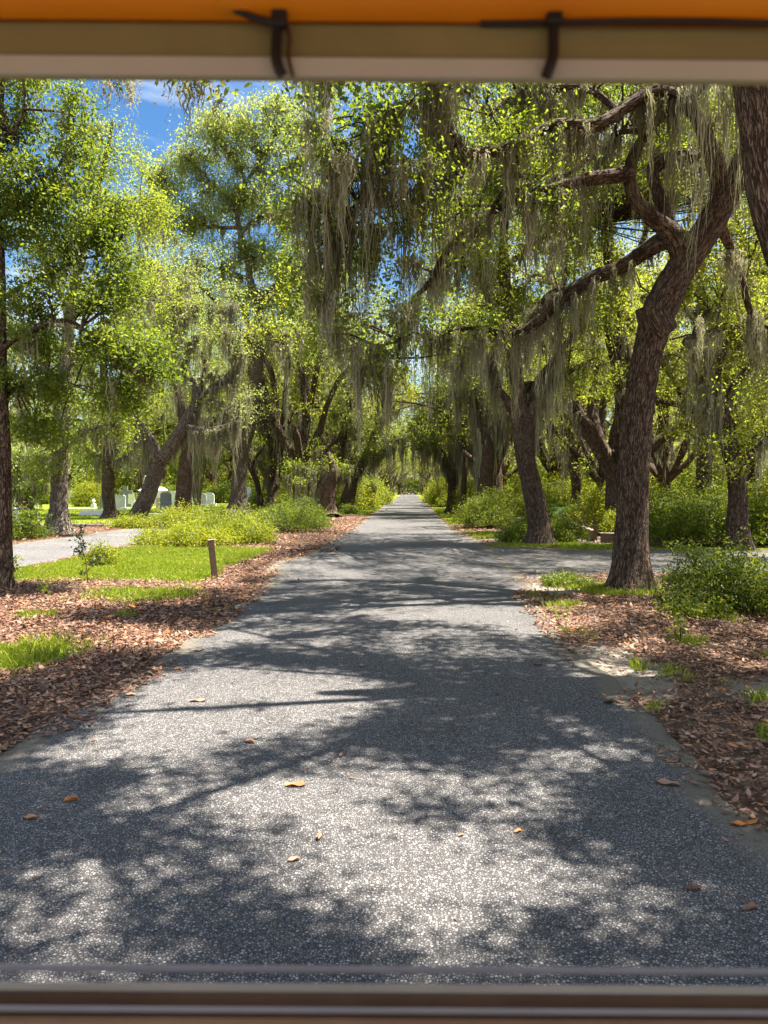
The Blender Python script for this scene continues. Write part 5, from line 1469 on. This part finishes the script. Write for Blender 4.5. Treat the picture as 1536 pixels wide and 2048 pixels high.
grave('slab', 'white stone behind the blue grey headstone', 325, 1011, 1.4, 1.5, MARBLE)
grave('obelisk', 'pale pointed obelisk behind the graves', 292, 1006, .7, 4.0, MARBLE)
grave('slab', 'small white stone close left of the dark upright oak', 346, 1012, 1.3, 1.8, MARBLE)
grave('slab', 'tan stone beside the blue grey headstone', 319, 1021, .6, 1.2, mat_plain('tan_stone', (.42, .36, .27), .8, .2, 0, .2, 5))
grave('tall', 'white stone right of the dark upright oak beside the tan multi stemmed tree', 388, 1010, 1.3, 1.9, MARBLE)
grave('slab', 'pale stone right of the tan multi stemmed tree', 418, 1011, 1.3, 1.6, MARBLE)
grave('slab', 'rust stained stone behind the tan multi stemmed tree', 405, 1013, .9, 1.5, STONE)
grave('tall', 'tall white stone just right of the tall oak trunk', 497, 1014, .7, 2.2, MARBLE)
grave('slab', 'bluish stone right of the crooked thin trunk', 522, 1014, 1.2, 1.7, STONE)
grave('ledger', 'long white tomb slab in the sun behind the squat broken oak', 712, 1006, 4.0, .7, MARBLE)
grave('urn', 'white urn monument at the far left behind the flowering bush', 24, 1004, 1.3, 3.0, MARBLE)
grave('slab', 'white stone at the back of the far lawn', 140, 1003, 1.6, 1.8, MARBLE)
grave('slab', 'grey stone low on the lawn beside the vase shaped tree', 56, 1019, .9, .7, STONE)

bg = at(27, 1052)
binr = thing('waste_bin', 'grey bin with dark navy lid on the lawn beside the slim left oak', 'bin', (*bg, 0))
bm_obj('body', lathe_bm([(.20, -.02), (.24, .06), (.27, .75), (.28, .80), (.26, .81)]), BINM, binr, True)
bm_obj('lid', lathe_bm([(.285, .81), (.29, .86), (.25, .98), (.1, 1.04), (.02, 1.05)]), BINTOP, binr, True)
stk = bm_obj('stake', lathe_bm([(.022, -.1), (.02, 1.15), (.012, 1.2)], 8), GREYM); stk.location = (*at(76, 1048), 0)
tag(stk, 'thin grey stake on the edge of the far lawn', 'stake')


# ------------------------------------------------------------------ leaf litter, grass, fallen leaves
def flat_leaves(name, x, y, z, size, tint, rng, lift=.012, tilt=.35):
    n = len(x)
    az = rng.uniform(0, 6.283, n)
    nz = np.stack([rng.normal(0, tilt, n), rng.normal(0, tilt, n), np.ones(n)], 1); nz = unit(nz)
    a = np.stack([np.cos(az), np.sin(az), np.zeros(n)], 1); a = unit(a - nz * (a * nz).sum(1, keepdims=True)); b = np.cross(nz, a)
    L = (size * np.clip(rng.lognormal(-.12, .38, n), .3, 2.0))[:, None]; Wd = L * rng.uniform(.3, .46, n)[:, None]
    c = np.stack([x, y, z + L[:, 0] * np.abs(nz[:, :2]).sum(1) * .35 + rng.uniform(.002, lift, n)], 1)
    cup = nz * L * rng.uniform(-.02, .16, n)[:, None]
    pts = [c - a * L * .5 + cup, c - a * L * .18 + b * Wd * .5, c + a * L * .2 + b * Wd * .45, c + a * L * .5 + cup * 1.2, c + a * L * .2 - b * Wd * .45, c - a * L * .18 - b * Wd * .5]
    V = np.stack(pts, 1).reshape(-1, 3); F = np.arange(n * 6).reshape(n, 6)
    return mesh_np(name, V, F, {'tint': np.repeat(np.clip(tint, 0, 1), 6)}, smooth=False)


def litter():
    rng = np.random.default_rng(400)
    X, Y = [], []
    for n, x0, x1, y0, y1 in ((88000, -8.5, -2.0, 4.2, 13), (62000, 1.2, 7.5, 3.6, 14), (44000, -10, -2.3, 13, 25), (16000, 1.5, 9, 13, 18), (16000, -9, -2.4, 25, 50), (14000, 2, 12, 24, 50), (9000, -20, -13.5, 18, 42)):
        x = rng.uniform(x0, x1, n); yy = rng.uniform(y0, y1, n); X.append(x); Y.append(yy)
    x = np.concatenate(X); yy = np.concatenate(Y)
    inr = on_road(x, yy, -.02)
    edge = on_road(x, yy, 0) & ~on_road(x, yy, -.25 - .75 * sstep(.5, .8, fbm(x * .5, yy * .5, 404)))
    g = grass_mask(x, yy); s = sand_mask(x, yy)
    n1 = fbm(x * .9, yy * .9, 401)
    keep = rng.random(len(x)) < np.clip((1 - .93 * sstep(.35, .7, g)) * (1 - .7 * sstep(.35, .7, s)) * (.1 + 1.5 * n1), 0, 1)
    keep &= (~inr) | (edge & (rng.random(len(x)) < .75 * sstep(.35, .6, vnoise(x * 1.3, yy * 1.3, 402))))
    keep |= inr & (x > 2.6) & (yy > 15) & (rng.random(len(x)) < .22 * sstep(.45, .75, fbm(x * .5, yy * .9, 405)))
    x, yy = x[keep], yy[keep]
    z = np.where(on_road(x, yy, .1), .012, .05 * 0 + .10 * (fbm(x * .35, yy * .35, 61) - .45) * 1 + .02)
    z = np.maximum(z, 0)
    size = np.clip(.038 + .0020 * yy, .046, .11)
    tint = rng.beta(1.9, 1.8, len(x)) + .25 * (fbm(x * .6, yy * .6, 403) - .5) + .0
    bright = rng.random(len(x)) < .03
    tint = np.where(bright, 1.0, np.minimum(tint, .92))
    tag(obj('leaf_litter', flat_leaves('leaf_litter', x, yy, z, size, tint, rng, .016, .26), LITTER), 'brown fallen oak leaves covering the verges', 'leaves', kind='stuff')
    # a thin scatter of bits on the asphalt
    m = 700
    x = rng.uniform(-2.7, 2.0, m); yy = 3.2 + 22 * rng.random(m) ** 1.3
    k = rng.random(m) < np.clip(.12 + .6 * (np.abs(x + .4) / 2.4) ** 4, 0, 1)
    x, yy = x[k], yy[k]
    tag(obj('leaf_crumbs', flat_leaves('leaf_crumbs', x, yy, np.full(len(x), .012), .045, rng.beta(2, 2, len(x)), rng, .006, .2), LITTER), 'small scattered leaf bits on the asphalt', 'leaves', kind='stuff')


litter()


def grass():
    rng = np.random.default_rng(410)
    X, Y = [], []
    for n, x0, x1, y0, y1 in ((90000, -10.6, -3.4, 14.5, 25.5), (26000, -6.2, -3.4, 6.5, 15.5), (34000, 2.0, 6.5, 5, 16), (26000, 2, 8, 24.4, 34), (14000, 2, 6, 34, 70), (14000, -8, -2.8, 48, 80), (16000, -19, -13.5, 22, 40), (14000, -38, -14, 42, 70)):
        X.append(rng.uniform(x0, x1, n)); Y.append(rng.uniform(y0, y1, n))
    x = np.concatenate(X); yy = np.concatenate(Y)
    g = grass_mask(x, yy)
    cl = fbm(x * 2.6, yy * 2.6, 411)
    keep = (rng.random(len(x)) < np.clip(sstep(.25, .8, g + .35 * (cl - .5)), 0, 1)) & ~on_road(x, yy, 0.02)
    x, yy, g, cl = x[keep], yy[keep], g[keep], cl[keep]
    n = len(x)
    z = np.maximum(.10 * (fbm(x * .35, yy * .35, 61) - .45), 0) - .01
    h = (.045 + .05 * rng.random(n)) * (.6 + .8 * cl) * (1 + .012 * yy)
    h = np.where(yy < 14.3, h * 1.3, h)
    az = rng.uniform(0, 6.28, n); w = .0045 + .00038 * yy
    d = np.stack([np.cos(az), np.sin(az), np.zeros(n)], 1); le = rng.normal(0, .45, (n, 2)) * h[:, None]
    b = np.stack([x, yy, z], 1); m = b + np.stack([le[:, 0] * .35, le[:, 1] * .35, h * .6], 1); t = b + np.stack([le[:, 0], le[:, 1], h], 1)
    W_ = d * w[:, None]
    V = np.stack([b - W_, b + W_, m + W_ * .8, t, m - W_ * .8], 1).reshape(-1, 3)
    F = np.arange(n * 5).reshape(n, 5)
    tint = np.clip(rng.normal(.52, .2, n) + .35 * (fbm(x * .5, yy * .5, 412) - .5), 0, 1)
    tag(obj('grass', mesh_np('grass', V, F, {'tint': np.repeat(tint, 5)}, smooth=False), GRASSM), 'short lawn grass and tufts', 'grass', kind='stuff')


grass()


def fallen(px, py, length, tint, label, az, bend=.25):
    rng = np.random.default_rng(int(px * 7 + py))
    g = G(px, py)
    nu, nv = 9, 5
    u = np.linspace(-.5, .5, nu); v = np.linspace(-1, 1, nv)
    U, Vv = np.meshgrid(u, v, indexing='ij')
    wprof = .21 * np.sqrt(np.maximum(0, 1 - (2 * U) ** 2)) * (1 + .3 * U) + .006
    x = U * length; yv = Vv * wprof * length
    z = length * (bend * (Vv ** 2) * .35 * wprof / .2 + bend * .6 * U ** 2 + .05 * np.sin(U * 9 + px) * Vv) + .004
    V = np.stack([x, yv, z - z.min() + .003], -1).reshape(-1, 3)
    i, j = np.meshgrid(np.arange(nu - 1), np.arange(nv - 1), indexing='ij')
    F = np.stack([i * nv + j, i * nv + j + 1, (i + 1) * nv + j + 1, (i + 1) * nv + j], -1).reshape(-1, 4)
    o = obj('fallen_leaf', mesh_np('fallen_leaf', V, F, {'tint': np.full(len(V), tint)}), LITTER)
    o.location = (g[0], g[1], .0135); o.rotation_euler = (rng.uniform(-.05, .05), rng.uniform(-.05, .05), az)
    tag(o, label, 'leaf', 'dead leaves lying on the road')


for row in ((500, 1488, .11, .80, 'tan dead leaf in the upper middle of the nearest sunlit road stretch, left of centre', 2.7, .5),
            (590, 1575, .15, .97, 'long orange dead leaf lying flat on sunlit asphalt left of centre', .05, .15),
            (142, 1607, .09, 1.0, 'curled orange leaf in the shade near the left road edge', .6, .7),
            (58, 1641, .10, .95, 'flat orange leaf at the left picture edge', .1, .3),
            (640, 1681, .07, .9, 'small upright curled leaf in the large sunlit patch, left side', 1.4, .8),
            (588, 1726, .07, .85, 'small thin pinkish leaf at the lower left of the large sunlit patch', .5, .5),
            (683, 1516, .06, .9, 'small brown leaf standing on the border of light and shade', 1.2, .8),
            (725, 1336, .09, .95, 'small orange leaf in the middle of the road in shade', .3, .5),
            (396, 1405, .16, .72, 'pale tan leaf lying in the bright patch at left', .1, .1),
            (260, 1393, .12, .9, 'reddish leaf close to the left litter edge', -.1, .3),
            (355, 1342, .10, 1.0, 'orange leaf lying on the left litter edge', .2, .4),
            (398, 1304, .14, .85, 'brownish leaf on the road just off the left verge in shade', .5, .3),
            (155, 1441, .08, .98, 'small red orange leaf beside the orange litter at left', .0, .4),
            (1335, 1573, .16, .76, 'large tan leaf in shade near the right road edge', -.25, .3),
            (1218, 1411, .11, .1, 'dark curled leaf on the pale right road edge', .2, .7),
            (1036, 1668, .06, .98, 'tiny red leaf at the right of the large sunlit patch', .7, .4),
            (1478, 1655, .11, 1.0, 'orange leaf near the right picture edge', -.1, .3),
            (1075, 1333, .11, .5, 'brown leaf on the right side of the road in shade', .0, .4),
            (995, 1393, .08, .4, 'small dark leaf right of the road centre', .9, .5),
            (1386, 1784, .09, .3, 'small dull leaf low in the shade at right', .2, .3),
            (1500, 1825, .09, .6, 'brown leaf in the lower right corner of the road', .4, .5),
            (922, 1676, .04, .95, 'tiny leaf scrap in the centre of the large sunlit patch', .4, .4)):
    fallen(*row)


# ------------------------------------------------------------------ the vehicle the photo is taken from
def prism_bar(name, rows, x0, x1, mat, parent, slope=.0075):
    """a bar running across: rows are (y, z) outline points of its section"""
    bm = bmesh.new()
    A = [bm.verts.new((x0, y, z - slope * x0)) for y, z in rows]
    B = [bm.verts.new((x1, y, z - slope * x1)) for y, z in rows]
    n = len(rows)
    for i in range(n): bm.faces.new((A[i], A[(i + 1) % n], B[(i + 1) % n], B[i]))
    bm.faces.new(A[::-1]); bm.faces.new(B)
    bmesh.ops.recalc_face_normals(bm, faces=bm.faces)
    bmesh.ops.bevel(bm, geom=[e for e in bm.edges if abs((e.verts[0].co - e.verts[1].co).x) > .5], offset=.0018, segments=2, affect='EDGES')
    return bm_obj(name, bm, mat, parent)


YAW = R(2.01)
veh = thing('tour_vehicle', 'open front of a tour vehicle, cream header beam, orange roof and grey sill', 'vehicle', (-.6 * math.sin(YAW), .6 * math.cos(YAW), 0), YAW)
def zz(py, Y=.6): return P(768, py, Y)[2]
HX0, HX1 = -1.0, 1.0
yo = -.6
def hy(Y): return Y + yo
prism_bar('header_lip', [(hy(.600), zz(157)), (hy(.625), zz(157) + .0165), (hy(.625), zz(113)), (hy(.600), zz(113))], HX0, HX1, CREAM, veh)
prism_bar('header_beam', [(hy(.604), zz(113)), (hy(.64), zz(113)), (hy(.64), zz(30) + .02), (hy(.604), zz(44))], HX0, HX1, TAN, veh)
prism_bar('roof', [(hy(.603), zz(44) + .0005), (hy(.58), zz(44) + .0025), (hy(.50), zz(44) + .020), (hy(.2), zz(44) + .07), (hy(-1.6), zz(44) + .10), (hy(-1.6), zz(44) + .115), (hy(.2), zz(44) + .085), (hy(.66), zz(44) + .03), (hy(.66), zz(44) + .0215), (hy(.641), zz(44) + .0215), (hy(.641), zz(44) + .0205), (hy(.603), zz(44) + .0205)], HX0, HX1, CANOPY, veh)
Ys = .55
prism_bar('sill_rail', [(hy(.565), zz(1949, .565)), (hy(.569), zz(1949, .565)), (hy(.569), zz(1935, .565)), (hy(.565), zz(1935, .565))], HX0, HX1, GREYM, veh, .006)
prism_bar('sill_ledge', [(hy(.545), zz(1988, .545)), (hy(.5495), zz(1988, .545)), (hy(.5495), zz(1972, .545)), (hy(.545), zz(1972, .545))], HX0, HX1, SILLM, veh, .006)
prism_bar('sill_panel', [(hy(.546), zz(2050, .545)), (hy(.549), zz(2050, .545)), (hy(.549), zz(1988.2, .545)), (hy(.546), zz(1988.2, .545))], HX0, HX1, BROWNP, veh, .006)
prism_bar('sill_trim', [(hy(.525), zz(2028, .525)), (hy(.5272), zz(2028, .525)), (hy(.5272), zz(2018, .525)), (hy(.525), zz(2018, .525))], HX0, HX1, GREYM, veh, .006)
prism_bar('dashboard', [(hy(.516), zz(2044, .515)), (hy(.520), zz(2044, .515)), (hy(.520), zz(2100, .515)), (hy(.35), 1.42), (hy(.35), 1.40), (hy(.516), zz(2100, .515) - .01)], HX0, HX1, DASHM, veh, .006)
prism_bar('front_panel', [(hy(.50), 1.54), (hy(.54), 1.54), (hy(.60), .9), (hy(.60), .35), (hy(.53), .35)], HX0, HX1, CREAM, veh, 0)
for s in (-1, 1):
    bm_obj('corner_post', box_bm(.06, .06, zz(113) - .3, (s * 1.032, hy(.585), .3 + (zz(113) - .3) / 2), .006), CREAM, veh)
for yw in (-.55,):
    for s in (-1, 1):
        w = thing('wheel', None, None, (0, 0, 0)); w.parent = veh; w.location = (s * .86, yw, .3)
        bm = lathe_bm([(.16, -.09), (.27, -.09), (.30, -.06), (.30, .06), (.27, .09), (.16, .09)], 28)
        bmesh.ops.rotate(bm, matrix=Matrix.Rotation(R(90), 3, 'Y'), verts=bm.verts); bm_obj('tyre', bm, BLACK, w, True)
        bm = lathe_bm([(.03, -.10), (.15, -.095), (.155, -.07), (.155, .07), (.15, .095), (.03, .10)], 28)
        bmesh.ops.rotate(bm, matrix=Matrix.Rotation(R(90), 3, 'Y'), verts=bm.verts); bm_obj('rim', bm, GREYM, w, True)
prism_bar('chassis', [(hy(.52), .34), (hy(.52), .42), (hy(-1.6), .42), (hy(-1.6), .34)], -.9, .9, BROWNP, veh, 0)


def PV(px, py, d):
    r = ray(px, py)
    return np.array([0, 0, EYE]) + r * (d / (r[1] * math.cos(YAW) - r[0] * math.sin(YAW)))


def cable(label, runs, clip, mat=BLACK):
    root = thing('cable', label, 'cable', (0, .6, 0))
    tb = Tubes()
    for pts, w in runs:
        q = np.array([PV(px, py, Y) for px, py, Y in pts]) - np.array([0, .6, 0])
        tb.add(q, np.full(len(q), w / 2 / FPX * .59), 8, 24)
    o = obj('wire', tb.mesh('wire'), mat, root)
    if clip:
        c = PV(*clip) - np.array([0, .6, 0])
        bm_obj('clip', box_bm(.0128, .008, .020, tuple(c), .003), BLACK, root)


cable('black cable drooping from the roof to a clip on the header, left of centre', [([(425, -20, .592), (445, 5, .592), (490, 28, .592), (530, 42, .592), (556, 44, .592)], 15), ([(556, 40, .596), (553, 80, .595), (552, 112, .592), (558, 138, .592), (566, 152, .594)], 22)], (559, 30, .592))
cable('thin brown wire hanging beside the left black cable', [([(572, 46, .598), (579, 75, .5975), (577, 110, .596), (581, 135, .595), (586, 152, .595)], 7)], None, BROWNWIRE)
cable('black cable along the roof edge and down over the header, right of centre', [([(1700, 52, .594), (1536, 46, .594), (1400, 42, .594), (1260, 42, .594), (1150, 44, .595), (1050, 46, .598), (960, 47, .600)], 11), ([(1108, 30, .595), (1107, 70, .595), (1106, 110, .593), (1100, 132, .592), (1092, 154, .594)], 22)], (1109, 24, .592))
